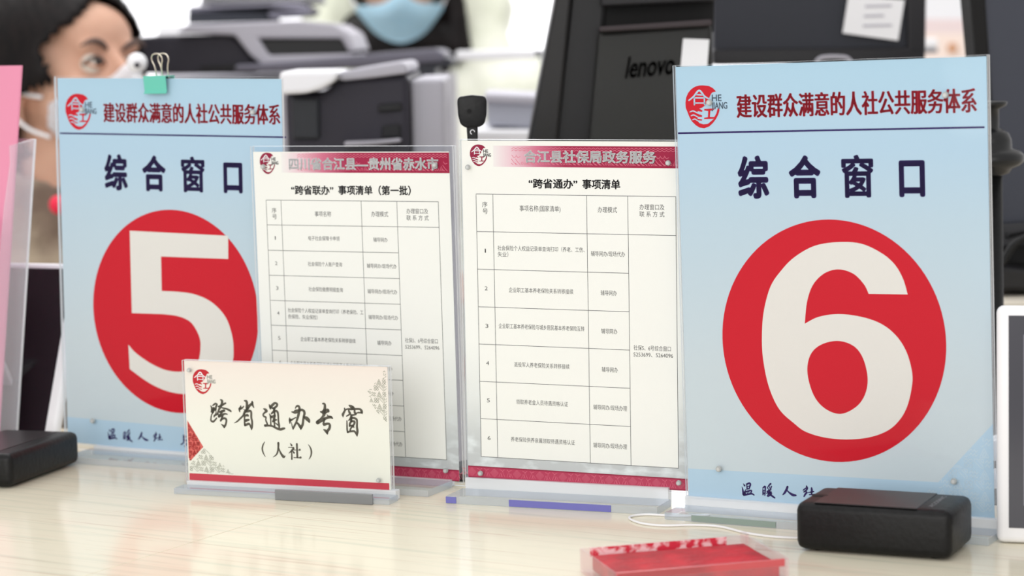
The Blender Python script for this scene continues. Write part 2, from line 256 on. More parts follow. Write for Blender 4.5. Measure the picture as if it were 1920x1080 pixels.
WARM=[[[40.3,279.8,0.31],[41.2,281.0,1.05]],[[39.2,281.9,0.24],[39.8,284.0,0.9],[40.2,287.0,1.35]],[[40.4,287.2,1.23],[41.4,284.8,0.6],[42.1,283.5,0.37]],[[42.8,280.2,0.6],[42.9,282.3,0.84],[42.9,283.5,0.6]],[[42.7,280.0,0.9],[44.6,279.2,1.05],[45.4,279.9,1.05],[44.9,281.6,0.9],[44.3,283.1,0.75]],[[43.0,281.5,0.54],[44.6,281.1,0.55]],[[42.9,283.2,0.66],[44.5,282.9,0.68]],[[41.4,285.4,0.75],[41.7,286.9,0.75]],[[41.7,285.2,0.75],[45.4,284.1,0.9],[46.1,284.5,0.75],[45.1,286.4,0.75]],[[42.8,285.0,0.54],[43.1,286.5,0.54]],[[44.1,284.6,0.55],[44.2,286.4,0.56]],[[40.5,287.4,1.2],[44.4,286.6,0.9],[46.3,286.3,0.9],[47.8,287.0,0.75]],[[54.3,282.2,0.37],[54.4,284.3,0.86],[54.3,286.5,0.75]],[[54.3,281.9,0.62],[55.8,280.8,1.05],[56.1,281.8,0.92],[55.8,284.9,0.84],[55.6,286.8,0.68]],[[54.6,283.7,0.55],[55.7,283.4,0.54]],[[54.5,285.5,0.62],[55.6,285.3,0.62]],[[60.0,278.8,1.05],[58.7,280.0,0.77],[57.7,281.5,0.54]],[[57.8,281.8,0.6],[58.3,282.6,0.54]],[[59.3,280.8,0.6],[59.4,282.0,0.54]],[[60.6,280.4,0.66],[60.0,282.2,0.6]],[[57.3,284.2,0.75],[59.2,283.0,0.84],[60.2,282.8,0.6]],[[56.9,285.4,0.54],[58.5,284.6,0.75],[60.1,284.3,0.9]],[[59.2,283.2,0.75],[58.2,285.9,0.86],[57.2,287.2,0.45]],[[58.3,285.6,0.75],[60.4,285.1,0.9],[59.4,286.5,0.84],[57.8,287.5,0.6]],[[58.5,285.6,0.6],[60.4,286.7,1.05],[62.6,288.1,0.9]],[[72.0,280.1,1.2],[71.3,281.9,1.35],[70.0,284.1,1.2],[68.5,285.7,0.6]],[[71.6,282.6,0.6],[73.4,284.2,1.05],[75.6,285.4,1.5],[77.8,285.6,0.9]],[[85.5,279.0,0.9],[85.8,279.9,0.75]],[[83.0,281.9,0.58],[84.6,280.6,0.75],[86.1,279.9,0.75],[85.5,281.4,0.9],[83.5,283.0,0.75]],[[84.5,282.1,0.75],[85.4,283.2,1.05],[84.4,284.5,1.05],[83.5,286.0,0.75]],[[89.0,280.0,0.9],[89.1,281.5,1.2],[88.9,283.6,1.05]],[[86.0,283.3,0.36],[88.3,282.8,0.73],[90.5,282.3,0.6]],[[87.3,284.6,0.6],[91.7,284.1,0.73]]]
YU=[[[114.8,278.4,1.14],[114.9,281.0,1.52],[114.6,284.4,1.14],[112.3,285.9,1.14]],[[115.0,279.2,1.12],[117.0,279.4,1.3]],[[115.1,282.1,0.95],[117.4,282.4,1.12],[118.3,283.8,0.93],[116.8,286.5,0.95],[115.4,287.0,0.76]]]
EGG=[[19.8,12.8],[24.0,13.4],[26.7,14.9],[28.8,17.1],[25.9,17.7],[24.7,19.3],[23.6,21.4],[22.7,23.1],[21.5,24.3],[20.8,26.0],[18.4,27.5],[16.3,28.1],[18.6,29.4],[18.3,30.4],[15.1,29.7],[14.8,31.4],[18.2,32.6],[18.1,33.7],[15.0,33.5],[14.9,34.8],[18.2,35.3],[17.9,36.2],[14.2,35.7],[16.2,37.8],[19.0,38.6],[22.2,38.4],[25.6,35.9],[26.7,35.1],[19.6,35.1],[19.6,34.3],[22.4,33.9],[22.7,29.9],[19.7,29.4],[20.0,28.5],[27.0,28.2],[26.9,29.3],[24.3,29.7],[23.8,33.8],[27.0,33.9],[28.5,31.7],[29.6,28.3],[30.7,28.2],[30.9,29.6],[29.9,32.4],[28.4,34.9],[26.0,37.8],[23.1,40.1],[19.4,41.3],[16.1,40.7],[13.4,39.1],[10.7,36.5],[8.9,33.4],[7.6,30.0],[6.5,27.4],[6.4,24.0],[7.0,20.6],[8.5,17.6],[10.9,15.1],[13.7,13.5],[17.0,12.8]]
EGGW=[[[9.0,22.5,0.84],[12.6,19.9,0.93],[16.7,16.1,1.1],[20.5,20.1,0.93],[25.1,22.5,0.59]],[[14.5,18.8,0.76],[19.1,19.2,0.76]],[[13.0,20.7,0.84],[12.9,25.4,0.93]],[[13.0,20.9,0.76],[20.2,21.1,0.76]],[[20.2,20.9,0.84],[20.3,25.6,0.84]],[[12.9,24.3,0.67],[20.4,24.5,0.67]],[[9.5,30.2,0.59],[11.8,29.6,0.67],[14.6,30.8,0.67],[16.9,31.9,0.51]],[[10.3,32.8,0.59],[12.2,32.3,0.67],[15.0,33.6,0.59]],[[11.4,35.4,0.59],[13.0,35.0,0.67],[14.9,36.1,0.59]]]

# ------------------------------------------------------------------ the setting
fl = obj('floor', B(-6, 6, -2, 8, -1.0, -0.95), noisy(mat('floor_tile', (205, 203, 200), 0.4), (190, 188, 185), 2, 0.6)); tag(fl, kind='structure')
wb = obj('wall_back', B(-6, 6, 7.0, 7.1, -0.95, 2.4), mat('back_wall_paint', (244, 244, 248), 0.8)); tag(wb, kind='structure')

# counter: frame turned so that its long edge runs with the row of signs
CY_ = R(-31.0)
ctr = thing('service_counter', 'long cream marble-look service counter holding the row of acrylic signs', 'counter', (-0.042, 1.780, 0), CY_)
def marble():
    m = mat('cream_marble', (238, 232, 211), 0.14, 0.38); n, l, b = nodes(m)
    tc = n.new('ShaderNodeTexCoord')
    def nz(scale, stretch, detail, dist=0.0):
        mp = n.new('ShaderNodeMapping'); mp.inputs['Scale'].default_value = stretch; mp.inputs['Rotation'].default_value = (0, 0, R(4))
        t = n.new('ShaderNodeTexNoise'); t.inputs['Scale'].default_value = scale; t.inputs['Detail'].default_value = detail; t.inputs['Distortion'].default_value = dist
        l.new(tc.outputs['Object'], mp.inputs[0]); l.new(mp.outputs[0], t.inputs['Vector']); return t
    def mix(a, c, fac):
        x = n.new('ShaderNodeMix'); x.data_type = 'RGBA'; l.new(fac, x.inputs[0])
        if isinstance(a, tuple): x.inputs[6].default_value = a
        else: l.new(a, x.inputs[6])
        x.inputs[7].default_value = c; return x.outputs[2]
    def ramp(src, lo, hi, top=1.0):
        r = n.new('ShaderNodeMapRange'); r.inputs['From Min'].default_value = lo; r.inputs['From Max'].default_value = hi; r.inputs['To Max'].default_value = top
        l.new(src.outputs['Fac'], r.inputs['Value']); return r.outputs[0]
    c = mix(lin((233, 226, 205)), lin((231, 212, 194)), ramp(nz(5, (0.8, 2.4, 1), 3, 0.5), 0.52, 0.72, 0.8))
    c = mix(c, lin((214, 212, 192)), ramp(nz(10, (0.5, 12, 1), 6, 0.4), 0.52, 0.70, 0.9))
    c = mix(c, lin((204, 182, 160)), ramp(nz(14, (0.45, 16, 1), 4, 0.9), 0.60, 0.68, 0.6))
    l.new(c, b.inputs['Base Color']); b.inputs['IOR'].default_value = 1.32
    return m
M_marble = marble()
# seam lies across the slab through (-0.143, 1.627)
sx = (Matrix.Rotation(-CY_, 3, 'Z') @ Vector((-0.143+0.042, 1.627-1.780, 0))).x
obj('slab', B(-0.95, sx-0.0003, -0.62, 0.0, -0.03, 0.0, 0.0002, 1), M_marble, ctr)
obj('slab', B(sx+0.0003, 1.15, -0.62, 0.0, -0.03, 0.0, 0.0002, 1), M_marble, ctr)
M_cab = mat('cream_cabinet', (226, 220, 205), 0.5)
obj('front_board', B(-0.93, 1.13, -0.58, -0.555, -0.95, -0.03), M_cab, ctr)
obj('back_board', B(-0.93, 1.13, -0.045, -0.02, -0.95, -0.03), M_cab, ctr)
# clerks' desk, lower, right behind the counter
dsk = thing('clerk_desk', 'low beige office desk behind the service counter under the printers', 'desk', (-0.042, 1.780, 0), CY_)
M_desk = mat('beige_laminate', (222, 214, 200), 0.5)
obj('desk_top', B(-1.9, 1.9, 0.03, 0.42, -0.23, -0.20, 0.003), M_desk, dsk)
obj('desk_return', B(-0.50, 1.9, 0.425, 1.25, -0.23, -0.20, 0.003), M_desk, dsk)
for lx in (-1.8, -0.45, 1.8):
    obj('panel_leg', B(lx-0.015, lx+0.015, 0.08, 0.40 if lx < -1 else 1.2, -0.95, -0.23), M_desk, dsk)

# ------------------------------------------------------------------ printed sheets
class Sheet:
    """a sheet of W x H metres standing in its sign; design space is millimetres, x right and y down from its top left corner"""
    def __init__(s, root, lean, rl, z0, W, H, kx=1.0, dx=0.0, dy=0.0):
        s.root, s.W, s.H, s.kx, s.dx, s.dy = root, W, H, kx, dx, dy
        ax = Vector((1, 0, 0)); n = Vector((0, 1, 0)); up = Vector((0, 0, 1))*math.cos(lean) + n*math.sin(lean)
        s.ax = ax*math.cos(rl) + up*math.sin(rl); s.up = up*math.cos(rl) - ax*math.sin(rl)
        s.nf = -(s.up.cross(s.ax)).normalized()
        if s.nf.y > 0: s.nf = -s.nf
        s.o = Vector((0, 0, z0))
    def P(s, x, y, d=0.0, raw=False):
        if not raw: x = x*s.kx + s.dx; y = y + s.dy
        return s.o + s.ax*(x/1000 - s.W/2) + s.up*(s.H - y/1000) + s.nf*(d/1000)
    def slab(s, bm, x0, x1, y0, y1, d0, d1, bevel=0.0, edge_mi=None):
        M = Matrix.Identity(4)
        b2 = bmesh.new(); box(b2, x0, x1, y0, y1, d0, d1, bevel, 2)
        for v in b2.verts: v.co = s.P(v.co.x, v.co.y, v.co.z, True)
        if edge_mi is not None:
            b2.normal_update()
            for f in b2.faces:
                if abs(f.normal.dot(s.nf)) < 0.7: f.material_index = edge_mi
        bmesh.ops.recalc_face_normals(b2, faces=b2.faces)
        me = bpy.data.meshes.new('x'); b2.to_mesh(me); b2.free(); bm.from_mesh(me); bpy.data.meshes.remove(me)
    def poly(s, bm, pts, d, raw=False):
        vs_ = [bm.verts.new(s.P(x, y, d, raw)) for x, y in pts]
        f = bm.faces.new(vs_); f.normal_update()
        if f.normal.dot(s.nf) < 0: f.normal_flip()
        return f
    def rect(s, bm, x0, y0, x1, y1, d, raw=False): return s.poly(bm, [(x0, y0), (x1, y0), (x1, y1), (x0, y1)], d, raw)
    def ring(s, bm, outer, inner, d):
        """filled outline with an optional hole"""
        es = []
        for loop in (outer, inner):
            if not loop: continue
            vs_ = [bm.verts.new(s.P(x, y, d)) for x, y in loop]
            for i in range(len(vs_)): es.append(bm.edges.new((vs_[i], vs_[(i+1) % len(vs_)])))
        r = bmesh.ops.triangle_fill(bm, use_beauty=True, use_dissolve=False, edges=es)
    def stroke(s, bm, pts, d, smooth=True, w=None):
        """ribbon through (x, y, width) points with round ends"""
        P = [Vector((p[0], p[1], p[2] if len(p) > 2 else w)) for p in pts]
        if smooth and len(P) > 2: P = catmull(P, 4)
        L, Rr = [], []
        for i, p in enumerate(P):
            t = Vector((P[min(i+1, len(P)-1)].x - P[max(i-1, 0)].x, P[min(i+1, len(P)-1)].y - P[max(i-1, 0)].y))
            if t.length < 1e-6: t = Vector((1, 0))
            t.normalize(); nn = Vector((-t.y, t.x))*p.z/2
            L.append(bm.verts.new(s.P(p.x+nn.x, p.y+nn.y, d))); Rr.append(bm.verts.new(s.P(p.x-nn.x, p.y-nn.y, d)))
        for i in range(len(P)-1):
            try: bm.faces.new((L[i], L[i+1], Rr[i+1], Rr[i]))
            except ValueError: pass
        for p in (P[0], P[-1]):
            if p.z > 0.25:
                vs_ = [bm.verts.new(s.P(p.x+p.z/2*math.cos(a), p.y+p.z/2*math.sin(a), d)) for a in [k*math.pi/4 for k in range(8)]]
                bm.faces.new(vs_)
    def text(s, bm, body, x0, x1, yc, em, d, bold=0.0, smear=0.0, shear=0.0, spacing=1.0):
        """characters filling x0..x1, centred on yc with an em of em millimetres"""
        vs_, fs = raw_text(body, 0.0, spacing=spacing)
        mn = min(v.x for v in vs_); mxx = max(v.x for v in vs_)
        w = bold*em   # stroke weight: overlaid copies shifted by w in a ring, stretched sideways by smear
        offs = [(0.0, 0.0)] if not (w or smear) else [(math.cos(a)*(w+smear), math.sin(a)*w) for a in [k*math.pi/4 for k in range(8)]] + [(0.0, 0.0)]
        x0 += w+smear; x1 -= w+smear; kx = (x1-x0)/(mxx-mn)
        for ox, oy in offs:
            nv = [bm.verts.new(s.P(x0 + (v.x-mn)*kx + ox, yc - (v.y-0.36)*em + oy, d)) for v in vs_]
            for f in fs:
                try: bm.faces.new([nv[i] for i in f])
                except ValueError: pass
    def done(s, name, bm, m, parent, label=None):
        bm.normal_update()
        for f in bm.faces:
            if f.normal.dot(s.nf) < 0: f.normal_flip()
        return obj(name, bm, m, parent, label=label)

def smooth_outline(L, k=5):
    """outline points; a third entry marks a sharp corner"""
    n = len(L); out = []
    idx = [i for i, p in enumerate(L) if len(p) > 2]
    if not idx: return [tuple(p[:2]) for p in catmull([(p[0], p[1], 0) for p in L], k, True)]
    for a, i in enumerate(idx):
        j = idx[(a+1) % len(idx)]
        seg = []; q = i
        while True:
            seg.append((L[q][0], L[q][1], 0))
            if q == j and len(seg) > 1: break
            q = (q+1) % n
        pts = catmull(seg, k) if len(seg) > 2 else [Vector(p) for p in seg]
        out += [(p.x, p.y) for p in pts[:-1]]
    return out

def emblem(S, sheet, x0, y0, kx, ky, m, d, he=True, word=M_hegrey):
    """oval seal with the two place-name characters, waves and the small grey letters"""
    f = lambda x, y: (x0 + (x-6.2)*kx, y0 + (y-12.8)*ky)
    bm = bmesh.new(); S.ring(bm, [f(*p[:2]) for p in EGG], None, d); S.done('emblem', bm, m, sheet)
    bm = bmesh.new()
    for st in EGGW: S.stroke(bm, [(*f(p[0], p[1]), p[2]*1.2*(kx+ky)/2) for p in st], d+0.05)
    S.done('emblem_lines', bm, M_hwhite if m is not M_red else M_lines, sheet)
    if he:
        bm = bmesh.new()
        a = f(25.6, 21.2); b = f(32.6, 21.2); S.text(bm, 'HE', a[0], b[0], a[1], 6.2*ky, d+0.05, 0.02)
        a = f(25.2, 26.3); b = f(36.6, 26.3); S.text(bm, 'JIANG', a[0], b[0], a[1], 6.2*ky, d+0.05, 0.02)
        S.done('emblem_letters', bm, word, sheet)

def rivets(S, root, pts, r=2.2, label=None):
    for i, (x, y) in enumerate(pts):
        bm = bmesh.new()
        bmesh.ops.create_cone(bm, cap_ends=True, segments=18, radius1=r/1000, radius2=r/1000*0.82, depth=0.0016)
        Mx = Matrix((S.ax, S.up, S.nf)).transposed().to_4x4(); Mx.translation = S.P(x, y, 3.4, True)
        bmesh.ops.transform(bm, matrix=Mx, verts=bm.verts)
        ri = obj('screw_cap', bm, M_rivet, root)
        bm = bmesh.new(); bmesh.ops.create_cone(bm, cap_ends=True, segments=12, radius1=r/1000*0.5, radius2=r/1000*0.5, depth=0.0004)
        Mx.translation = S.P(x, y, 4.3, True); bmesh.ops.transform(bm, matrix=Mx, verts=bm.verts)
        obj('screw_head', bm, mat('screw_steel', (196, 198, 198), 0.35, 0.5, 0.0) if 'screw_steel' not in bpy.data.materials else bpy.data.materials['screw_steel'], ri)

def holder(S, root, foot_w, foot_d, foot_x=0.0, foot_h=0.005, pad=(1.2, 1.2, 1.0), front=True, back_off=(0, 0)):
    """clear acrylic: back panel, front panel and the foot slab towards the visitor"""
    W, H = S.W*1000, S.H*1000; zb = S.o.z*1000
    bm = bmesh.new(); S.slab(bm, -pad[0]+back_off[0], W+pad[1]+back_off[0], -pad[2]+back_off[1], H+zb-0.5, -3.6, -0.6, 0.3, 1)
    obj('back_panel', bm, [M_acr, M_edge], root)
    bm = bmesh.new(); S.slab(bm, -pad[0], W+pad[1], -pad[2], H+0.8, 0.6, 2.6, 0.25, 1)
    obj('front_panel', bm, [M_acr, M_edge], root)
    bm = bmesh.new()
    x0 = foot_x - foot_w/2; box(bm, x0, x0+foot_w, -foot_d, -0.0035, 0.0001, foot_h, 0.0004, 2)
    bm.normal_update()
    for f in bm.faces:
        if abs(f.normal.z) < 0.7: f.material_index = 1
    obj('foot_slab', bm, [M_acrm, M_edged], root)
    bm = bmesh.new(); box(bm, x0+0.002, x0+foot_w-0.002, -0.0032, 0.0042, 0.0001, zb/1000+0.001, 0.0004, 2)
    obj('bend_rail', bm, M_edge, root)

def motif(S, bm, inside, x0, x1, y0, y1, d, w, cell=7.0, seed=1):
    """outlined bars, rings and zigzags laid in diagonal rows, kept where inside(x, y)"""
    rnd = random.Random(seed)
    def put(pts, closed=True):
        q = pts + ([pts[0]] if closed else [])
        for a, b in zip(q, q[1:]):
            if inside(*a) and inside(*b): S.stroke(bm, [(*a, w), (*b, w)], d, False)
    ny = int((y1-y0)/cell)+2; nx = int((x1-x0)/cell)+2
    for j in range(ny):
        for i in range(nx):
            cx, cy = x0+i*cell+(j % 2)*cell/2, y0+j*cell; k = (i+2*j) % 4; h = cell*0.42
            if k == 0:
                for ox, oy in ((-h/2, -h/2), (h/2, -h/2), (-h/2, h/2), (h/2, h/2)):
                    put([(cx+ox+h*0.42*math.cos(a), cy+oy+h*0.42*math.sin(a)) for a in [t*math.pi/4 for t in range(8)]])
            elif k == 1:
                put([(cx-h, cy-h), (cx-h*0.4, cy-h), (cx+h, cy+h*0.7), (cx+h, cy+h), (cx+h*0.5, cy+h), (cx-h, cy-h*0.4)])
                put([(cx, cy-h), (cx+h, cy-h), (cx+h, cy-h*0.1)])
            elif k == 2:
                put([(cx-h, cy-h*.2), (cx-h*.5, cy-h*.8), (cx-h*.2, cy-h*.1), (cx+h*.3, cy-h*.7), (cx+h*.5, cy), (cx+h, cy-h*.5)], False)
                put([(cx-h, cy+h*.7), (cx-h*.5, cy+h*.1), (cx-h*.2, cy+h*.8), (cx+h*.3, cy+h*.2), (cx+h*.5, cy+h*.9), (cx+h, cy+h*.4)], False)
            else:
                put([(cx-h, cy+h), (cx, cy-h), (cx+h, cy+h)]); put([(cx-h*.45, cy+h*.7), (cx, cy-h*.3), (cx+h*.45, cy+h*.7)])

def window_sign(root, S, number, word, extra_text, rivet_pts):
    W, H = S.W*1000, S.H*1000; zb = S.o.z
    mp = ramp_mat('blue_sheet_print', 'Z', [(zb, (206, 216, 220)), (zb+0.09, (203, 214, 219)), (zb+0.19, (190, 210, 222)), (zb+0.235, (182, 208, 226)), (zb+0.29, (178, 209, 227))], 0.5, 0.2)
    global M_lines
    M_lines = mp
    bm = bmesh.new(); S.slab(bm, 0, W, 0, H, -0.3, 0.0)
    sh = obj('printed_sheet', bm, mp, root)
    bm = bmesh.new(); S.rect(bm, 0, 271.5-S.dy, W, H, 0.05, True); S.poly(bm, [(176, 271.5), (W, 232), (W, 271.5)], 0.05, True)
    S.done('pale_band', bm, M_band, sh)
    bm = bmesh.new(); motif(S, bm, lambda x, y: x < 211 and y < 290 and y > 274-(x-172)*0.98, 168, 212, 230, 292, 0.1, 0.42, 7.0)
    S.done('corner_ornament', bm, M_bandorn, sh)
    emblem(S, sh, 6.2, 12.8, 1, 1, M_red, 0.1)
    bm = bmesh.new(); S.text(bm, '建设群众满意的人社公共服务体系', 43.0, 206.0, 27.6, 16.4, 0.1, 0.013, 0.26)
    S.done('slogan_lettering', bm, M_redt, sh)
    bm = bmesh.new(); S.rect(bm, 0.3, 43.6, 210.6, 44.8, 0.1); S.done('rule_line', bm, M_navy, sh)
    bm = bmesh.new()
    for ch, x0, x1, yc, em in (('综', 42.5, 64.8, 74.8, 29), ('合', 78.6, 100.9, 74.8, 28.6), ('窗', 115.1, 136.9, 74.8, 28.6), ('口', 153.9, 171.2, 75.5, 27.5)):
        S.text(bm, ch, x0, x1, yc, em, 0.1, 0.024 if ch == '窗' else 0.034)
    S.done('window_lettering', bm, M_navy, sh)
    bm = bmesh.new(); S.poly(bm, [(105.6+77.4*math.cos(a), 181.9+79.8*math.sin(a)) for a in [k*math.pi/48 for k in range(96)]], 0.1)
    dk = S.done('round_disc', bm, M_red, sh)
    bm = bmesh.new()
    if number == '6': S.ring(bm, smooth_outline(SIX_O), smooth_outline(SIX_I), 0.15)
    else:
        k0, d0, e0 = S.kx, S.dx, S.dy; S.kx, S.dx, S.dy = 1.0, 0.0, 0.0
        S.ring(bm, smooth_outline(FIVE), None, 0.15); S.kx, S.dx, S.dy = k0, d0, e0
    S.done('numeral', bm, M_num, sh)
    bm = bmesh.new()
    for st in WARM: S.stroke(bm, [(x, y, w*1.25) for x, y, w in st], 0.1)
    if extra_text:
        k0, d0, e0 = S.kx, S.dx, S.dy; S.kx, S.dx, S.dy = 1.0, 0.0, 0.0
        for st in YU: S.stroke(bm, st, 0.1)
        S.kx, S.dx, S.dy = k0, d0, e0
    S.done('brush_lettering', bm, M_navy, sh)
    rivets(S, root, rivet_pts)

# sign 6
r6 = thing('window_sign', 'large pale blue acrylic sign with the white numeral 6 on a red disc', 'sign', (0.20984, 1.51752, 0), -0.49815, 'numbered window signs')
S6 = Sheet(r6, 0.00085, 0.01413, 0.00979, 0.21256, 0.29252)
window_sign(r6, S6, '6', '', False, [(24.0, 270.1), (187.1, 269.8), (24.9, 24.2), (186.5, 23.4)])
holder(S6, r6, 0.222, 0.032, 0.001)
# sign 5
r5 = thing('window_sign', 'large pale blue acrylic sign with white numeral 5 on a red disc and mint clip', 'sign', (-0.26813, 1.81958, 0), -0.49342, 'numbered window signs')
S5 = Sheet(r5, 0.00479, -0.01807, 0.00611, 0.21256, 0.29252, 1.022, 0.7, -0.6)
window_sign(r5, S5, '5', '', True, [(28.0, 272.9), (188.2, 24.9), (26.0, 24.5)])
holder(S5, r5, 0.166, 0.042, 0.003, pad=(1.2, 2.6, 1.6), back_off=(-3.0, 1.5))

def list_sign(root, S, strip, heading, title, rows_y, cols, cells, contact, rivet_pts, logo):
    W, H = S.W*1000, S.H*1000; zb = S.o.z
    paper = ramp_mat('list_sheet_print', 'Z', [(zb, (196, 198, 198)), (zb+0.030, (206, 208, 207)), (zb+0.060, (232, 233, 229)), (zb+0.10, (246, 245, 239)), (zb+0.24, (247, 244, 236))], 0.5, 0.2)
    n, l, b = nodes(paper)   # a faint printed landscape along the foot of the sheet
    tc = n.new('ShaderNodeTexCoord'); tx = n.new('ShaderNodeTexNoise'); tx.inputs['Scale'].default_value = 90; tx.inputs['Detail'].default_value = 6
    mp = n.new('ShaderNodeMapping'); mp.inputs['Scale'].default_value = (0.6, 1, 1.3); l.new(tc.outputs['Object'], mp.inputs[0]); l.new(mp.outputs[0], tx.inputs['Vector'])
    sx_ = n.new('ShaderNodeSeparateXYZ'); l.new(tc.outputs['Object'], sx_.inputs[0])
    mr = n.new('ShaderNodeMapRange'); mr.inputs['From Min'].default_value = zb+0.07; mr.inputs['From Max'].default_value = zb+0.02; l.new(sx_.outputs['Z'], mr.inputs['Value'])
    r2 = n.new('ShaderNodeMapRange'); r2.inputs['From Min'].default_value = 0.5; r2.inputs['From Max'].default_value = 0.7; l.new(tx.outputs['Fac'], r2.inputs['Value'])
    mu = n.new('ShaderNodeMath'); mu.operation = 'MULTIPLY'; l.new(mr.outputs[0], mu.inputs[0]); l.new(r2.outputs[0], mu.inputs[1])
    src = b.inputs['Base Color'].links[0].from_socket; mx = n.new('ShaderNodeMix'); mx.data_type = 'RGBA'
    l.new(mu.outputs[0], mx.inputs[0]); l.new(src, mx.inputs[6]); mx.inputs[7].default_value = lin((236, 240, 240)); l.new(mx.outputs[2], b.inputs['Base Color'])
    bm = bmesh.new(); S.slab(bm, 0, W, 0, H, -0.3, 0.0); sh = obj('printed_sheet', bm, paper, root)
    x0s, y0, y1 = strip
    hw = S.W/2
    sm_ = ramp_mat('header_strip_print', 'X', [(x0s/1000-hw, (243, 240, 235)), (x0s/1000-hw+0.016, (236, 200, 208)), (x0s/1000-hw+0.036, (206, 110, 138)), (x0s/1000-hw+0.056, (166, 36, 74)), (hw, (160, 24, 62))], 0.5, 0.2)
    bm = bmesh.new(); S.rect(bm, x0s, y0, W, y1, 0.05, True); S.done('header_strip', bm, sm_, sh)
    # wave ornament on the strip
    bm = bmesh.new(); st = 3.1
    x = x0s+14; k = 0
    while x < W-3:
        for row in (0, 1):
            yb = y0+1.6+row*1.5
            S.stroke(bm, [(x, yb+0.5, .35), (x+st/2, yb-0.4, .35), (x+st, yb+0.5, .35)], 0.1, False)
        yb = y1-2.6
        if k % 5 == 2: S.stroke(bm, [(x+.8*math.cos(a)+1.5, yb+.8*math.sin(a), .3) for a in [t*math.pi/5 for t in range(11)]], 0.1, False)
        elif k % 5 == 3:
            S.stroke(bm, [(x, yb+1, .35), (x+1.4, yb-2.4, .35), (x+2.8, yb+1, .35)], 0.1, False); S.stroke(bm, [(x+.9, yb+1, .3), (x+1.4, yb-.6, .3), (x+1.9, yb+1, .3)], 0.1, False)
        else:
            S.stroke(bm, [(x-.4, yb-3.0, .35), (x+1.2, yb-.8, .35), (x+st, yb+1, .35)], 0.1, False); S.stroke(bm, [(x-.6, yb, .35), (x+.9, yb+1, .35)], 0.1, False)
            S.stroke(bm, [(x, yb-5.6, .35), (x+1.5, yb-3.8, .35), (x+st, yb-4.6, .35)], 0.1, False)
        x += st; k += 1
    S.done('strip_ornament', bm, M_pink, sh)
    t, hx0, hx1, hy, em = heading
    bm = bmesh.new(); S.text(bm, t, hx0+.35, hx1+.35, hy+.3, em, 0.15, 0.016, 0.02); S.done('heading_shadow', bm, M_ink, sh)
    bm = bmesh.new(); S.text(bm, t, hx0, hx1, hy, em, 0.2, 0.03, 0.06); S.done('heading_lettering', bm, M_hwhite, sh)
    emblem(S, sh, *logo, M_crim, 0.1, True, M_inkg)
    bm = bmesh.new()
    for (t, a, c, y, em_) in title: S.text(bm, t, a, c, y, em_, 0.1, 0.024, 0.04)
    S.done('title_lettering', bm, M_ink, sh)
    bm = bmesh.new(); S.rect(bm, cols[0], rows_y[0], cols[-1], rows_y[-1], 0.04); S.done('table_ground', bm, M_cell, sh)
    bm = bmesh.new(); w = 0.36
    for i, y in enumerate(rows_y):
        xe = cols[-1] if i in (0, 1, len(rows_y)-1) else cols[-2]
        S.rect(bm, cols[0]-w/2, y-w/2, xe+w/2, y+w/2, 0.1)
    for x in cols: S.rect(bm, x-w/2, rows_y[0], x+w/2, rows_y[-1], 0.105)
    S.done('table_lines', bm, M_grid, sh)
    bm = bmesh.new()
    for (t, a, c, y, em_) in cells: S.text(bm, t, a, c, y, em_, 0.1, 0.0)
    S.done('table_lettering', bm, M_inkg, sh)
    # bottom border: crimson band with a row of diamonds
    fm = mat('footer_strip_print', (190, 62, 92), 0.5, 0.2)
    bm = bmesh.new(); S.rect(bm, 0, 231.0, W, H, 0.05, True); fs_ = S.done('footer_strip', bm, fm, sh)
    bm = bmesh.new(); S.rect(bm, 0, 231.0, W, 231.8, 0.08, True); S.rect(bm, 0, H-0.7, W, H, 0.08, True); S.done('footer_rules', bm, M_crim, sh)
    bm = bmesh.new(); x = 3.0
    while x < W-2:
        cyy = 235.3
        for r_ in (2.9, 1.8, .8): S.stroke(bm, [(x, cyy-r_, .26), (x+r_, cyy, .26), (x, cyy+r_, .26), (x-r_, cyy, .26), (x, cyy-r_, .26)], 0.1, False)
        for q in (-1, 1):
            for e in (0, 1.6): S.stroke(bm, [(x+q*(3.4+e), cyy+2.6, .26), (x+q*(4.6+e), cyy-0.2-e, .26), (x+q*(6.2+e), cyy+2.4, .26)], 0.1, False)
            S.stroke(bm, [(x+q*4.2, cyy-2.6, .26), (x+q*6.4, cyy-1.6, .26), (x+q*7.6, cyy-2.8, .26)], 0.1, False)
        x += 17.3
    S.done('footer_ornament', bm, M_pink, sh)
    rivets(S, root, rivet_pts, 1.9)

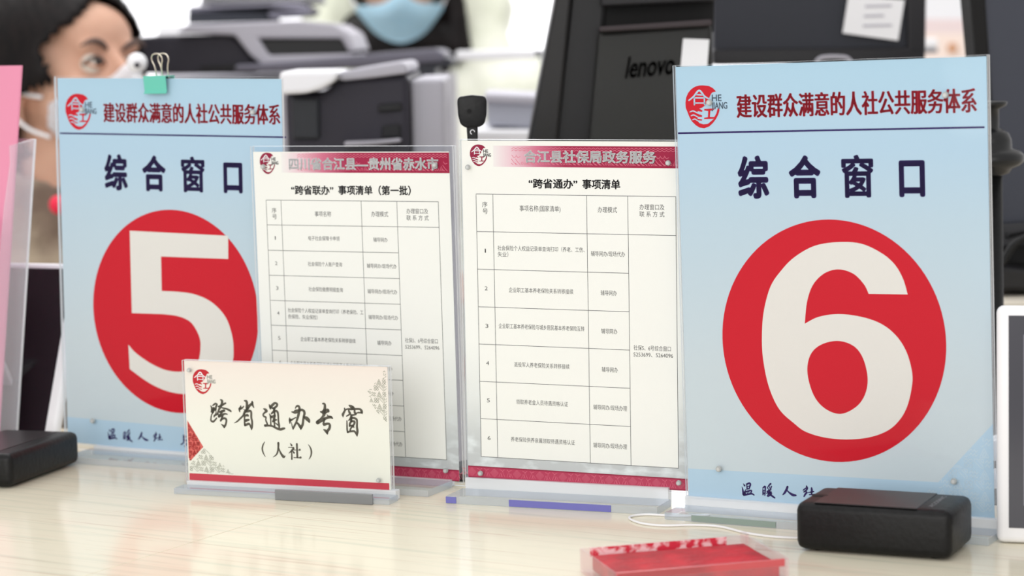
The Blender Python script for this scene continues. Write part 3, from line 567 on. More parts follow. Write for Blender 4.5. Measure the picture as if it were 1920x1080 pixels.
C4 = '辅导网办'; C8 = '辅导网办/现场代办'; C9 = '辅导网办/现场办理'
r1 = thing('list_sign', 'white acrylic service list with ten-row table, between numeral 5 sign and its twin list', 'sign', (-0.1155, 1.71196, 0), -0.45027, 'service list signs')
S1 = Sheet(r1, -0.01008, -0.00169, 0.0041, 0.16373, 0.23941)
ry = [35.9, 54.4, 73.4, 92.2, 111.0, 129.8, 148.7, 167.0, 186.0, 205.0, 224.0]
cells = [('序', 14.2, 18.2, 43.6, 4.2), ('号', 14.4, 18.4, 48.2, 4.2), ('事项名称', 51.0, 64.9, 45.8, 4.3), ('办理模式', 98.6, 112.6, 45.4, 4.3), ('办理窗口及', 127.7, 145.4, 43.0, 4.1), ('联 系 方 式', 127.6, 145.7, 47.8, 4.1),
  ('1', 15.9, 16.7, 64, 3.9), ('2', 15.2, 17.2, 83, 3.9), ('3', 15.2, 17.2, 101.6, 3.9), ('4', 15.2, 17.2, 120.4, 3.9), ('5', 15.2, 17.2, 139.2, 3.9), ('6', 15.2, 17.2, 157.6, 3.9),
  ('电子社会保障卡申领', 44.7, 71.3, 63.9, 3.7), (C4, 99.6, 111.4, 64.2, 3.7), ('社会保险个人账户查询', 43.5, 72.6, 83.0, 3.7), (C8, 93.4, 118.0, 83.4, 3.6),
  ('社会保险缴费明细查询', 43.3, 72.4, 101.8, 3.7), (C8, 93.2, 117.8, 102.2, 3.6), ('社会保险个人权益记录单查询打印（养老保险、工', 24.6, 89.0, 118.0, 3.6), ('伤保险、失业保险）', 24.6, 50.0, 122.8, 3.6), (C8, 93.2, 117.8, 121.2, 3.6),
  ('企业职工基本养老保险关系转移接续', 34.6, 81.6, 139.4, 3.6), (C4, 99.8, 111.6, 140.0, 3.7), ('企业职工基本养老保险与城乡居民基本养老保险互转', 24.8, 89.4, 158.0, 3.6), (C4, 99.8, 111.6, 158.8, 3.7),
  (C4, 99.8, 111.8, 177.0, 3.7), (C8, 93.2, 117.8, 195.8, 3.6), (C8, 93.2, 117.8, 214.6, 3.6), ('社保5、6号综合窗口', 123.0, 149.8, 137.3, 3.8), ('5253699、5264096', 123.0, 150.9, 142.0, 3.8)]
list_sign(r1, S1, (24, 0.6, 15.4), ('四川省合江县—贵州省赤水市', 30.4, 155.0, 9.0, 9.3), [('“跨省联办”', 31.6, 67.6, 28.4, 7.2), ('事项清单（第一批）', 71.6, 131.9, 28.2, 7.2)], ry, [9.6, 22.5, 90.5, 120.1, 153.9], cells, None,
  [(9.9, 10.8), (153.6, 9.4), (154.3, 231.4)], (5.4, 0.6, 0.53, 0.56))
holder(S1, r1, 0.160, 0.042, -0.002, pad=(1.0, 4.2, 4.2))

r2 = thing('list_sign', 'white acrylic service list with seven-row table, between its twin list and numeral 6 sign', 'sign', (0.04101, 1.61401, 0), -0.39336, 'service list signs')
S2 = Sheet(r2, -0.00715, -0.01139, 0.01199, 0.16373, 0.23941)
ry = [37.3, 63.7, 90.3, 116.9, 143.4, 170.0, 196.7, 224.0]
cells = [('序', 14.9, 18.9, 44.6, 4.2), ('号', 15.1, 19.1, 49.4, 4.2), ('事项名称(国家清单)', 43.1, 73.6, 46.9, 4.5), ('办理模式', 101.1, 115.1, 47.0, 4.4), ('办理窗口及', 131.4, 149.3, 44.7, 4.1), ('联 系 方 式', 131.3, 149.2, 49.5, 4.1),
  ('1', 16.2, 17.1, 77, 4), ('2', 15.6, 17.8, 103.6, 4), ('3', 15.6, 17.8, 130.2, 4), ('4', 15.6, 17.8, 156.7, 4), ('5', 15.6, 17.8, 183.3, 4), ('6', 15.6, 17.8, 210.3, 4),
  ('社会保险个人权益记录单查询打印（养老、工伤、', 26.0, 91.0, 75.0, 3.8), ('失业）', 26.0, 34.0, 79.4, 3.8), (C8, 95.6, 120.5, 77.4, 3.9),
  ('企业职工基本养老保险关系转移接续', 33.9, 82.2, 104.3, 3.8), (C4, 102.4, 114.2, 104.4, 3.9), ('企业职工基本养老保险与城乡居民基本养老保险互转', 25.7, 90.0, 130.0, 3.8), (C4, 102.4, 114.2, 131.0, 3.9),
  ('退役军人养老保险关系转移接续', 36.9, 78.5, 156.9, 3.8), (C4, 102.4, 114.2, 157.8, 3.9), ('领取养老金人员待遇资格认证', 38.0, 76.9, 183.4, 3.8), (C9, 95.8, 120.6, 184.4, 3.9),
  ('养老保险供养亲属领取待遇资格认证', 33.4, 81.6, 210.3, 3.8), (C9, 95.4, 120.2, 211.2, 3.9), ('社保5、6号综合窗口', 125.9, 152.8, 141.6, 3.9), ('5253699、5264096', 125.8, 154.3, 146.2, 3.9)]
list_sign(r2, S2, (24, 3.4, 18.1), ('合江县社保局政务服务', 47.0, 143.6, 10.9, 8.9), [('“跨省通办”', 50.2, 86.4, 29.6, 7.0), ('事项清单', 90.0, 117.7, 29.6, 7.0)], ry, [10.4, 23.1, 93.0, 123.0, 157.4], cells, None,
  [(5.7, 18.4), (153.1, 14.3), (10.7, 235.6), (158.4, 233.6)], (6.2, 2.7, 0.53, 0.53))
holder(S2, r2, 0.156, 0.033, -0.007, foot_h=0.0055)

# small desk sign
rs = thing('desk_sign', 'small cream acrylic desk sign with brush lettering and a red bottom stripe', 'sign', (-0.16497, 1.66473, 0), -0.36957)
SS = Sheet(rs, 0, -0.00287, 0.006, 0.1621, 0.08909)
bm = bmesh.new(); SS.slab(bm, 0, 162.1, 0, 89.1, -0.3, 0); shs = obj('printed_sheet', bm, ramp_mat('cream_sheet_print', 'Z', [(0.006, (240, 239, 226)), (0.05, (242, 240, 228)), (0.095, (243, 230, 220))], 0.5, 0.2), rs)
bm = bmesh.new(); SS.rect(bm, 0.8, 83.2, 160.9, 88.2, 0.1); SS.done('red_stripe', bm, M_softred, shs)
M_lines = M_hwhite
emblem(SS, shs, 6.4, 6.0, 0.62, 0.64, mat('seal_red_print', (196, 40, 50), .5, .2), 0.1, True, mat('faint_grey_print', (206, 208, 200), .5, .3))
bm = bmesh.new()
for st in BRUSH: SS.stroke(bm, [(x, y, w*1.32) for x, y, w in st], 0.1)
SS.done('brush_lettering', bm, M_brush, shs)
bm = bmesh.new()
for st in RENSHE: SS.stroke(bm, [(x, y, w*1.25) for x, y, w in st], 0.1)
SS.done('bracket_lettering', bm, M_brush, shs)
bm = bmesh.new(); SS.poly(bm, [(0.8, 44.0), (13.2, 63.2), (2.6, 73.6), (0.8, 72.0)], 0.1); red_tri = SS.done('red_corner', bm, mat('coral_print', (222, 106, 98), .5, .2), shs)
bm = bmesh.new(); motif(SS, bm, lambda x, y: x > 1.2 and (y > 45+(x-1)*1.5) and y < 74-(x-2.0)*0.98, 1, 14, 45, 75, 0.15, 0.5, 3.2, 3); SS.done('red_corner_ornament', bm, mat('brick_line_print', (176, 52, 52), .5, .2), shs)
bm = bmesh.new(); motif(SS, bm, lambda x, y: x > 1.5 and y < 82.4 and y > 76-(x-2)*0.98 and y > 63.5+(x-13)*0.78, 2, 38, 62, 84, 0.1, 0.36, 4.4, 4)
motif(SS, bm, lambda x, y: x < 161 and y > 2.5 and x > 143.5+abs(y-21)*0.85, 142, 162, 2, 42, 0.1, 0.36, 4.4, 5); SS.done('corner_ornament', bm, M_sage, shs)
rivets(SS, rs, [(154.0, 80.8), (5.5, 6.5)], 1.7)
holder(SS, rs, 0.171, 0.019, 0.0025, foot_h=0.0045, pad=(0.8, 1.6, 0.6))
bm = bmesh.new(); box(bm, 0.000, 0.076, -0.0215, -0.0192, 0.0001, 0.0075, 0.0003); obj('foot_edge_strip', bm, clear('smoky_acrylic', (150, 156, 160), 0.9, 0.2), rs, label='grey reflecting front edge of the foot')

# reflections painted as coloured strips on the front edges of two feet
M_blue_refl = mat('blue_reflection', (112, 112, 182), 0.4, 0.3)
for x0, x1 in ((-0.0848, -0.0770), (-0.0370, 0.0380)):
    obj('blue_reflection', B(x0, x1, -0.0337, -0.0331, 0.0006, 0.0050 if x0 < -0.05 else 0.0052), M_blue_refl, r2)
obj('grey_green_reflection', B(-0.090, -0.030, -0.0329, -0.0321, 0.0008, 0.0046), mat('grey_green_reflection', (140, 156, 150), 0.4, 0.3), r6)  # greenish reflection on the foot, put in as a coloured strip

# ------------------------------------------------------------------ binder clip on sign 5
cp = S5.P(100.0, 0, 0, True)
ux = 1/1000
clip = thing('binder_clip', 'mint green binder clip with nickel wire handles on top of numeral 5 sign', 'clip', r5.matrix_basis @ S5.P(99, -1, -0.5, True), r5.rotation_euler.z)
bm = bmesh.new()
prof = [(-6.2, -12.6), (-5.0, -12.0), (-4.4, -10.5), (-5.6, 0.6), (5.6, 0.6), (4.4, -10.5), (5.0, -12.0), (6.2, -12.6)]
t = 0.5
rows = []
for x in (-10.5, 10.5):
    rows.append([bm.verts.new((x*ux, y*ux, z*ux)) for y, z in prof])
for a in range(len(prof)-1): bm.faces.new((rows[0][a], rows[0][a+1], rows[1][a+1], rows[1][a]))
bmesh.ops.recalc_face_normals(bm, faces=bm.faces)
bmesh.ops.solidify(bm, geom=bm.faces[:], thickness=0.0006)
obj('clip_body', bm, M_mint, clip)
for sgn, ox in ((-1, -2.6), (1, 3.4)):
    bm = bmesh.new()
    pts = [(ox-5.4, 0, -12.3), (ox-4.0, 0, -6), (ox-3.6, 0, 1.5), (ox-3.6, 0, 6), (ox-4.6, 0, 10), (ox-6.0, 0, 13), (ox-5.6, 0, 16), (ox-3.2, 0, 17.8), (ox, 0, 18.2), (ox+3.2, 0, 17.8), (ox+5.6, 0, 16), (ox+6.0, 0, 13), (ox+4.6, 0, 10), (ox+3.6, 0, 6), (ox+3.6, 0, 1.5), (ox+4.0, 0, -6), (ox+5.4, 0, -12.3)]
    pts = [(x*0.82*ux, sgn*(-6.4 + (z+12.3)*0.20)*-ux*-1 if sgn < 0 else (6.4-(z+12.3)*0.14)*ux, z*ux) for x, _, z in pts]
    tube(bm, catmull(pts, 4), 0.00055, 8); obj('wire_handle', bm, M_metal, clip, True)

# ------------------------------------------------------------------ black box readers
def reader(name, label, loc, rz, L, D, H, mark):
    t = thing(name, label, 'card reader', loc, rz, 'black card readers on the counter')
    o = obj('casing', B(0, L, 0, D, 0.0012, H, 0.0055, 5), M_black, t); smooth_angle(o, 50)
    o = obj('top_panel', B(L*0.12, L*0.78, D*0.04, D*0.93, H-0.0003, H+0.0004, 0.0003, 1), mat('satin_black', (38, 34, 36), 0.38, 0.4), t)
    bm = bmesh.new(); bmesh.ops.create_uvsphere(bm, u_segments=16, v_segments=8, radius=1); bmesh.ops.scale(bm, vec=(0.006, 0.004, 0.0006), verts=bm.verts)
    bmesh.ops.translate(bm, vec=(L*0.09, D*0.45, H+0.0001), verts=bm.verts); obj('finger_notch', bm, mat('notch_black', (10, 9, 10), 0.6), t, True)
    for fx in (0.012, L-0.012):
        for fy in (0.012, D-0.012):
            bm = bmesh.new(); lathe(bm, [(0.004, 0.0), (0.004, 0.0014)], 12, (fx, fy)); obj('rubber_foot', bm, M_black, t)
    if mark:
        vs_, fs = raw_text('XCOSINC', 0.0)   # the small worn maker's line, hardly readable
        bm = bmesh.new(); mxx = max(v.x for v in vs_)
        nv = [bm.verts.new((L*0.86 - (v.y)*0.0042, D*0.18 + v.x/mxx*D*0.62, H+0.0003)) for v in vs_]
        for f in fs:
            try: bm.faces.new([nv[i] for i in f])
            except ValueError: pass
        obj('printed_mark', bm, mat('pale_print', (150, 150, 156), 0.5), t)
    return t
reader('card_reader', 'black box card reader in front of the numeral 6 sign, right', (0.1722, 1.4350, 0), math.atan2(-0.0363, 0.0775), 0.0985, 0.056, 0.0312, True)
reader('card_reader', 'black box card reader at the left, in front of the leaflet holder and tablet', (-0.4389, 1.7340, 0), math.atan2(-0.0217, 0.0642), 0.0678, 0.105, 0.0262, False)

# ------------------------------------------------------------------ ink pad
ipx = Vector((0.1585-0.0546, 1.3505-1.3239, 0)); 
ip = thing('ink_pad', 'red ink pad in an open clear plastic case at the bottom edge', 'ink pad', (0.0546, 1.3239, 0), math.atan2(ipx.y, ipx.x))
L, D = 0.1073, 0.0795
# case is skewed very little; measured in its own frame
q = Matrix.Rotation(-math.atan2(ipx.y, ipx.x), 3, 'Z') @ Vector((0.1441-0.1585, 1.4222-1.3505, 0))
D = 0.072
M_case = clear('clear_case', (253, 246, 247), 0.6, 0.06, 0.06)
bm = bmesh.new(); box(bm, 0, L, 0, D, 0.0002, 0.0022, 0.0004); obj('case_floor', bm, M_case, ip)
for nm, a in (('case_wall', (0, L, 0, 0.0016)), ('case_wall', (0, L, D-0.0016, D)), ('case_wall', (0, 0.0016, 0.0016, D-0.0016)), ('case_wall', (L-0.0016, L, 0.0016, D-0.0016))):
    obj(nm, B(*a, 0.0022, 0.0150, 0.0004), M_case, ip)
M_pad = noisy(mat('red_ink_felt', (200, 22, 44), 0.55, 0.35), (150, 14, 34), 60, 0.8, bump=0.25)
bm = bmesh.new(); box(bm, 0.005, L-0.005, 0.0022, D-0.009, 0.0024, 0.0118, 0.0014, 3)
bmesh.ops.subdivide_edges(bm, edges=bm.edges[:], cuts=6, use_grid_fill=True)
for v in bm.verts:
    if v.co.z > 0.010:
        v.co.z += 0.0004*noise.noise(Vector((v.co.x*90, v.co.y*90, 0)))
        dd = (v.co.x-0.058)**2/0.009**2 + (v.co.y-0.040)**2/0.004**2
        v.co.z -= 0.0016*math.exp(-dd)
obj('ink_felt', bm, M_pad, ip, True)
obj('smeared_back_strip', B(0.006, L-0.014, D-0.0024, D-0.0017, 0.0095, 0.0148), noisy(mat('smeared_ink', (244, 206, 210), 0.4), (210, 50, 72), 160, 1.0, lo=0.42, hi=0.55), ip)
obj('front_ridge', B(0.002, L-0.002, 0.0016, 0.0034, 0.0100, 0.0146, 0.0005), mat('red_ridge', (206, 44, 58), 0.3), ip)
bm = bmesh.new(); box(bm, L-0.004, L-0.0005, D-0.006, D+0.001, 0.0100, 0.0165, 0.0004); obj('hinge_lug', bm, M_case, ip)

# ------------------------------------------------------------------ thin white cable
cb = bmesh.new()
cpts = [(0.1290, 1.5500), (0.1086, 1.5480), (0.0878, 1.5560), (0.0767, 1.5522), (0.0751, 1.5419), (0.0824, 1.5271), (0.096, 1.5186), (0.1153, 1.5179), (0.1322, 1.5107), (0.1474, 1.4888), (0.1632, 1.4755), (0.1780, 1.4700), (0.1860, 1.4700)]
tube(cb, catmull([(x, y, 0.0009) for x, y in cpts], 6), 0.0008, 8)
tag(obj('thin_cable', cb, M_white, None, True), 'thin white cable looping on the counter in front of the numeral 6 sign', 'cable')

# ------------------------------------------------------------------ right tablet
def tablet(label, loc, rz, lean, W, H, T, bez, screen_m, inner=None):
    t = thing('tablet', label, 'tablet', loc, rot=(-lean, 0, rz), group='white tablets on the counter')
    o = obj('frame', B(0, W, 0, T, 0, H, min(T*0.45, 0.005), 4), M_white, t); smooth_angle(o, 50)
    obj('dark_glass', B(bez[0], W-bez[1], -0.0004, 0.001, bez[2], H-bez[3]), screen_m, t)
    if inner: obj('display', B(bez[0]+inner, W-bez[1]-inner, -0.0008, 0.0008, bez[2]+inner*1.6, H-bez[3]-inner*1.3), mat('grey_display', (120, 120, 132), 0.1), t)
    return t
tR = tablet('white framed tablet standing at the right edge beside the numeral 6 sign', (0.2990, 1.4420, 0.0005), R(-17), R(1.5), 0.235, 0.149, 0.010, (0.0078, 0.006, 0.010, 0.0058), mat('grey_black_glass', (66, 66, 74), 0.16), 0.009)
bm = bmesh.new(); prism(bm, [(0.004, 0.0), (0.10, 0.0), (0.10, 0.012), (0.012, 0.022), (0.006, 0.014)], 0.011, 0.055, 0.002); obj('rear_foot', bm, M_white, tR)
for z0, z1 in ((0.046, 0.060), (0.028, 0.038)): obj('stand_bar', B(-0.009, 0.06, 0.035, 0.060, z0, z1, 0.003), M_white, tR)
# left tablet turned away to the left and leaning back
BR = Vector((-0.3745, 1.8700, 0.0005)); ph = R(-24)
tL = tablet('white framed tablet with black screen behind the leaflet holder at the left', BR - Vector((math.cos(ph), math.sin(ph), 0))*0.24, ph, R(21), 0.24, 0.158, 0.010, (0.010, 0.0105, 0.012, 0.0055), M_screen)
bm = bmesh.new(); box(bm, 0.05, 0.19, 0.0, 0.004, 0.0, 0.12, 0.001); o = obj('easel_leg', bm, M_white, tL); o.location = (0, 0.060, 0.002); o.rotation_euler = (R(50), 0, 0)

# ------------------------------------------------------------------ leaflet holder and pink card
lh = thing('leaflet_holder', 'clear acrylic leaflet holder at the left edge with rounded pocket', 'leaflet holder', (-0.4225, 1.8460, 0.0003), rot=(R(-7), 0, R(-50)))
M_lh = clear('leaflet_acrylic', (250, 250, 252), 0.7, 0.16)
T = 0.0022
o = obj('back_wall', B(-0.16, 0, 0.024, 0.024+T, 0.0, 0.257), M_lh, lh)
def side(x):
    bm = bmesh.new(); pts = [(0.0, 0.0), (0.0, 0.150), (0.0015, 0.200), (0.0045, 0.236), (0.003, 0.250), (0.024, 0.257), (0.024, 0.0)]
    a = [bm.verts.new((x, y, z)) for y, z in pts]; b = [bm.verts.new((x+T, y, z)) for y, z in pts]
    bm.faces.new(a); bm.faces.new(b[::-1])
    for i in range(len(pts)): bm.faces.new((a[i], b[i], b[(i+1) % len(pts)], a[(i+1) % len(pts)]))
    bmesh.ops.recalc_face_normals(bm, faces=bm.faces); return bm
obj('side_wall', side(0.0), M_lh, lh); obj('side_wall', side(-0.16-T), M_lh, lh)
rc = [(-0.16, 0.075), (-0.012, 0.075), (-0.004, 0.080), (0.0, 0.092), (0.0, 0.175), (-0.010, 0.192), (-0.03, 0.198), (-0.16, 0.198)]
bm = bmesh.new(); prism(bm, rc, -0.0004, -0.0004-T); obj('pocket_front', bm, M_lh, lh)
bm = bmesh.new(); tube(bm, catmull([(x+0.0005, -0.0018, z) for x, z in rc[:6]], 3), 0.0010, 6); obj('pocket_rim', bm, M_edge, lh, True)
bm = bmesh.new(); tube(bm, [(0.001, 0.025, 0.0), (0.001, 0.025, 0.257)], 0.0010, 6); obj('wall_rim', bm, M_edge, lh, True)
obj('holder_floor', B(-0.16, 0, 0, 0.024, 0, T), M_lh, lh)
pk = thing('pink_card', 'plain pink card standing in the clear leaflet holder at the left edge', 'card', lh.location.copy(), rot=tuple(lh.rotation_euler))
obj('card_sheet', B(-0.158, -0.0010, 0.0095, 0.0110, T, 0.3145), M_card, pk)

# ------------------------------------------------------------------ small things behind the signs
def pf(L, Y):
    """outline of a thing, points of the photograph at depth Y -> (x, z)"""
    return [(at(x, y, Y).x, at(x, y, Y).z) for x, y in L]
def pr(name, L, Y, depth, m, parent, bevel=0.004, off=(0, 0, 0), label=None):
    bm = bmesh.new(); prism(bm, [(x-off[0], z-off[2]) for x, z in pf(L, Y)], Y-off[1], Y+depth-off[1], bevel)
    return obj(name, bm, m, parent, label=label)

# webcam / microphone paddle behind list
Y = 1.72; c = at(885, 210, Y)
wc = thing('desk_microphone', 'black paddle-shaped microphone on a short neck behind the seven-row list', 'microphone', (c.x, Y, 0))
k = Y/F_PX
bm = bmesh.new(); z0 = c.z
pts = [(-27, -22), (-24, -29), (0, -32), (24, -29), (28, -22), (27, 5), (23, 22), (14, 28), (-12, 29), (-22, 22), (-26, 5)]
prism(bm, [(x*k, z0 - y*k) for x, y in pts], -0.006, 0.006, 0.0016, 3); smooth_angle(obj('head', bm, M_black, wc), 50)
bm = bmesh.new(); prism(bm, [(-11*k, z0-26*k), (10*k, z0-26*k), (9*k, z0-75*k), (-9*k, z0-75*k)], -0.004, 0.004, 0.001); obj('neck', bm, M_black, wc)
bm = bmesh.new(); tube(bm, [(0, 0, z0-70*k), (0, 0, 0.02), (0, 0, 0.006)], 0.003, 10); obj('stem', bm, M_black, wc, True)
bm = bmesh.new(); lathe(bm, [(0.028, 0.0), (0.028, 0.006), (0.02, 0.009)], 24); obj('base', bm, M_black, wc)
bm = bmesh.new(); lathe(bm, [(0.0016, 0), (0.0016, 0.0008)], 12); bmesh.ops.rotate(bm, cent=(0, 0, 0), matrix=Matrix.Rotation(R(90), 3, 'X'), verts=bm.verts)
bmesh.ops.translate(bm, vec=(-5*k, -0.0062, z0+0.001), verts=bm.verts); obj('sound_hole', bm, mat('hole_black', (6, 6, 7), 0.8), wc)
bm = bmesh.new(); S_ = []
for a in range(24): 
    if a % 24 > 17: continue
    S_.append((4.0*k*math.cos(a*math.pi/12), -0.0045, z0-37*k + 4.0*k*math.sin(a*math.pi/12)))
tube(bm, S_, 0.0003, 6); obj('white_mark', bm, M_white, wc)

# small white ball camera beside the clerk
Y = 2.35; c = at(257, 118, Y); k = Y/F_PX
wb_ = thing('ball_webcam', 'small white ball webcam on a stem behind the numeral 5 sign', 'webcam', (c.x, Y, -0.20))
bm = bmesh.new(); bmesh.ops.create_uvsphere(bm, u_segments=20, v_segments=14, radius=19*k); bmesh.ops.translate(bm, vec=(0, 0, c.z+0.20), verts=bm.verts); obj('ball', bm, M_white, wb_, True)
bm = bmesh.new(); lathe(bm, [(0.0028, 0), (0.0028, 0.003)], 14); bmesh.ops.rotate(bm, cent=(0, 0, 0), matrix=Matrix.Rotation(R(90), 3, 'X'), verts=bm.verts); bmesh.ops.translate(bm, vec=(0.0015, -19*k+0.001, c.z+0.198), verts=bm.verts); obj('lens', bm, M_char, wb_)
bm = bmesh.new(); lathe(bm, [(0.03, 0), (0.03, 0.006), (0.005, 0.012), (0.005, c.z+0.19)], 18); obj('stand', bm, M_white, wb_, True)

# ------------------------------------------------------------------ printers
# black laser printer with white paper tray, behind the ten-row list
Y = 2.25; c = at(650, 200, Y)
pa = thing('laser_printer', 'black-fronted laser printer with pale top rim and white curved tray', 'printer', (c.x, Y, -0.20)); off = (c.x, Y, -0.20)
bz = -0.20
def zpx(z, Y, x=700):  # row of the photograph at height z
    return 0
bm = bmesh.new()
P = pf([(535, 172), (600, 178), (640, 148), (766, 140), (768, 262)], Y); P += [(P[-1][0], bz), (P[0][0], bz)]
prism(bm, [(x-off[0], z-off[2]) for x, z in P], 0, 0.34, 0.006); obj('front_body', bm, M_char, pa)
P = pf([(768, 150), (832, 148), (834, 262)], Y+0.02); P += [(P[-1][0], bz), (P[0][0], bz)]
bm = bmesh.new(); prism(bm, [(x-off[0], z-off[2]) for x, z in P], 0.02, 0.34, 0.004); obj('side_panel', bm, M_lav, pa)
pr('top_rim', [(632, 148), (640, 134), (700, 124), (752, 116), (762, 122), (764, 138), (700, 146), (642, 152)], Y-0.01, 0.30, M_lav, pa, 0.003, off)
pr('paper_tray', [(524, 134), (630, 132), (636, 140), (626, 154), (600, 168), (575, 175), (540, 177), (524, 177)], Y-0.035, 0.16, M_white, pa, 0.004, off)
pr('front_door', [(545, 182), (598, 184), (600, 262), (548, 262)], Y-0.006, 0.02, mat('near_black_plastic', (34, 36, 42), 0.5), pa, 0.003, off)
pr('door_recess', [(708, 196), (752, 192), (754, 208), (708, 212)], Y-0.004, 0.02, mat('recess_black', (18, 18, 22), 0.6), pa, 0.002, off)
pr('vent_recess', [(716, 236), (750, 232), (752, 258), (714, 260)], Y-0.004, 0.02, bpy.data.materials['recess_black'], pa, 0.002, off)
pr('output_lip', [(644, 266), (700, 264), (750, 260), (752, 266), (700, 272), (646, 274)], Y-0.02, 0.03, M_lav, pa, 0.002, off)

# copier with sloping lid behind it
Y = 3.02; c = at(450, 100, Y)
pb = thing('copier', 'wide dark grey copier with pale sloping lid and open black output tray', 'copier', (c.x, Y, -0.95)); off = (c.x, Y, -0.95)
P = pf([(232, 70), (425, 64), (440, 70), (470, 105), (478, 136), (232, 136)], Y)
pr('control_panel', [(232, 72), (300, 67), (425, 64), (442, 72), (474, 112), (480, 138), (232, 138)], Y, 0.12, M_char, pb, 0.004, off)
pr('panel_slot', [(375, 124), (470, 118), (474, 130), (375, 132)], Y-0.004, 0.02, bpy.data.materials['recess_black'], pb, 0.001, off)
pr('lid', [(330, 62), (350, 46), (560, 38), (625, 44), (655, 62), (668, 96), (655, 99), (640, 72), (484, 72), (505, 104), (660, 100), (662, 112), (492, 122), (470, 104), (440, 66)], Y-0.02, 0.30, M_lav, pb, 0.003, off)
pr('output_tray', [(484, 74), (640, 68), (660, 100), (506, 106)], Y-0.01, 0.10, mat('tray_black', (20, 20, 23), 0.5), pb, 0.002, off)
P = pf([(440, 122), (500, 119), (700, 101), (820, 92), (836, 102), (832, 116), (700, 126), (560, 133), (440, 134)], Y-0.04)
bm = bmesh.new(); prism(bm, [(x-off[0], z-off[2]) for x, z in P], -0.04, 0.30, 0.004); obj('deck_rail', bm, mat('warm_slate_plastic', (98, 96, 108), 0.5, 0.3), pb)
pr('deck_underside', [(440, 128), (700, 116), (834, 108), (850, 112), (848, 124), (816, 128), (816, 152), (770, 154), (764, 122), (560, 134), (440, 137)], Y-0.03, 0.26, mat('blue_black_plastic', (38, 40, 50), 0.5), pb, 0.003, off)
P = pf([(240, 136), (760, 136)], Y+0.02); bm = bmesh.new(); box(bm, P[0][0]-off[0], P[1][0]-off[0], 0.02, 0.42, 0.0, P[1][1]-off[2], 0.006); obj('copier_body', bm, M_lav, pb)
# dark box farther back with white papers on it
Y = 3.55; c = at(430, 30, Y)
pc = thing('scanner', 'dark grey flatbed scanner on a cabinet behind the copier', 'scanner', (c.x, Y, 0)); off = (c.x, Y, 0)
pr('scanner_body', [(352, 20), (500, 16), (506, 44), (352, 46)], Y, 0.18, M_slate, pc, 0.004, off)
pr('scanner_lid', [(352, 12), (560, 4), (585, 18), (575, 30), (505, 34), (500, 16), (352, 22)], Y-0.01, 0.18, mat('grey_lilac_plastic', (112, 110, 124), 0.5), pc, 0.004, off)
P = pf([(340, 46), (600, 46)], Y)
cab = thing('storage_cabinet', 'white storage cabinet carrying the scanner behind the copier', 'cabinet', (c.x, Y, -0.95))
obj('cabinet_body', B(P[0][0]-c.x-0.03, P[1][0]-c.x-0.01, -0.05, 0.20, 0, P[0][1]+0.95, 0.004), M_white, cab)
obj('cabinet_door', B(P[0][0]-c.x-0.02, P[1][0]-c.x+0.01, -0.062, -0.051, 0.04, P[0][1]+0.90, 0.002), M_lav, cab)
for i, (dx, s_) in enumerate(((-0.05, 1), (0.06, -1))):
    pp = at(440+i*90, 6, Y)
    bm = bmesh.new()
    for a in range(6):
        A = [(-0.055, 0.12*a/5, 0.020*math.sin(a/5*3.1)), (0.055, 0.12*a/5, 0.014*math.sin(a/5*3.1))]
        A = [bm.verts.new(v) for v in A]
        if a: bm.faces.new((pv[0], pv[1], A[1], A[0]))
        pv = A
    bmesh.ops.solidify(bm, geom=bm.faces[:], thickness=0.004)
    o = obj('paper_bundle', bm, M_paperw, None, True); o.location = (pp.x, Y+0.02, pp.z-0.002)
    tag(o, ['curled white papers lying on the left half of the scanner', 'curled white papers lying on the right half of the scanner'][i], 'papers', 'papers on the scanner')

# ------------------------------------------------------------------ monitors
def lettering(body, m, parent, p0, p1, h, Y, depth, name='raised_lettering', italic=0.2):
    vs_, fs = raw_text(body, 0.015); mxx = max(v.x for v in vs_); bm = bmesh.new()
    nv = [bm.verts.new((p0[0] + (v.x/mxx)*(p1[0]-p0[0]) + italic*v.y*h, Y, p0[1] + (v.x/mxx)*(p1[1]-p0[1]) + v.y*h)) for v in vs_]
    for f in fs:
        try: bm.faces.new([nv[i] for i in f])
        except ValueError: pass
    bmesh.ops.solidify(bm, geom=bm.faces[:], thickness=depth)
    return obj(name, bm, m, parent)
# first monitor, seen from behind
Y = 2.05; c = at(1160, 150, Y)
ma = thing('monitor', 'black monitor seen from behind with a raised back cover and a small white sticker', 'monitor', (c.x, Y, -0.20), group='monitors behind the counter'); off = (c.x, Y, -0.20)
pr('bezel', [(1046, -30), (1075, -30), (1040, 330), (979, 330)], Y, 0.10, mat('soot_plastic', (14, 11, 12), 0.35, 0.4), ma, 0.003, off)
pr('housing', [(1070, -30), (1140, -30), (1112, 330), (1030, 330)], Y+0.008, 0.10, mat('dark_housing', (19, 18, 21), 0.45, 0.4), ma, 0.004, off)
pr('back_cover', [(1122, 60), (1335, 44), (1342, 330), (1098, 330)], Y-0.005, 0.09, mat('cover_plastic', (34, 34, 33), 0.5, 0.4), ma, 0.004, off)
pr('cover_ridge', [(1124, 50), (1335, 36), (1336, 48), (1124, 60)], Y-0.016, 0.05, mat('ridge_plastic', (70, 64, 66), 0.9, 0.1), ma, 0.002, off)
pr('vent_slot', [(1128, 8), (1340, -2), (1338, 62), (1126, 72)], Y+0.012, 0.05, mat('slot_black', (9, 8, 9), 0.8), ma, 0.002, off)
pr('cover_top', [(1124, -30), (1345, -30), (1342, 2), (1128, 12)], Y-0.008, 0.08, mat('cover_top_plastic', (27, 25, 29), 0.5, 0.4), ma, 0.002, off)
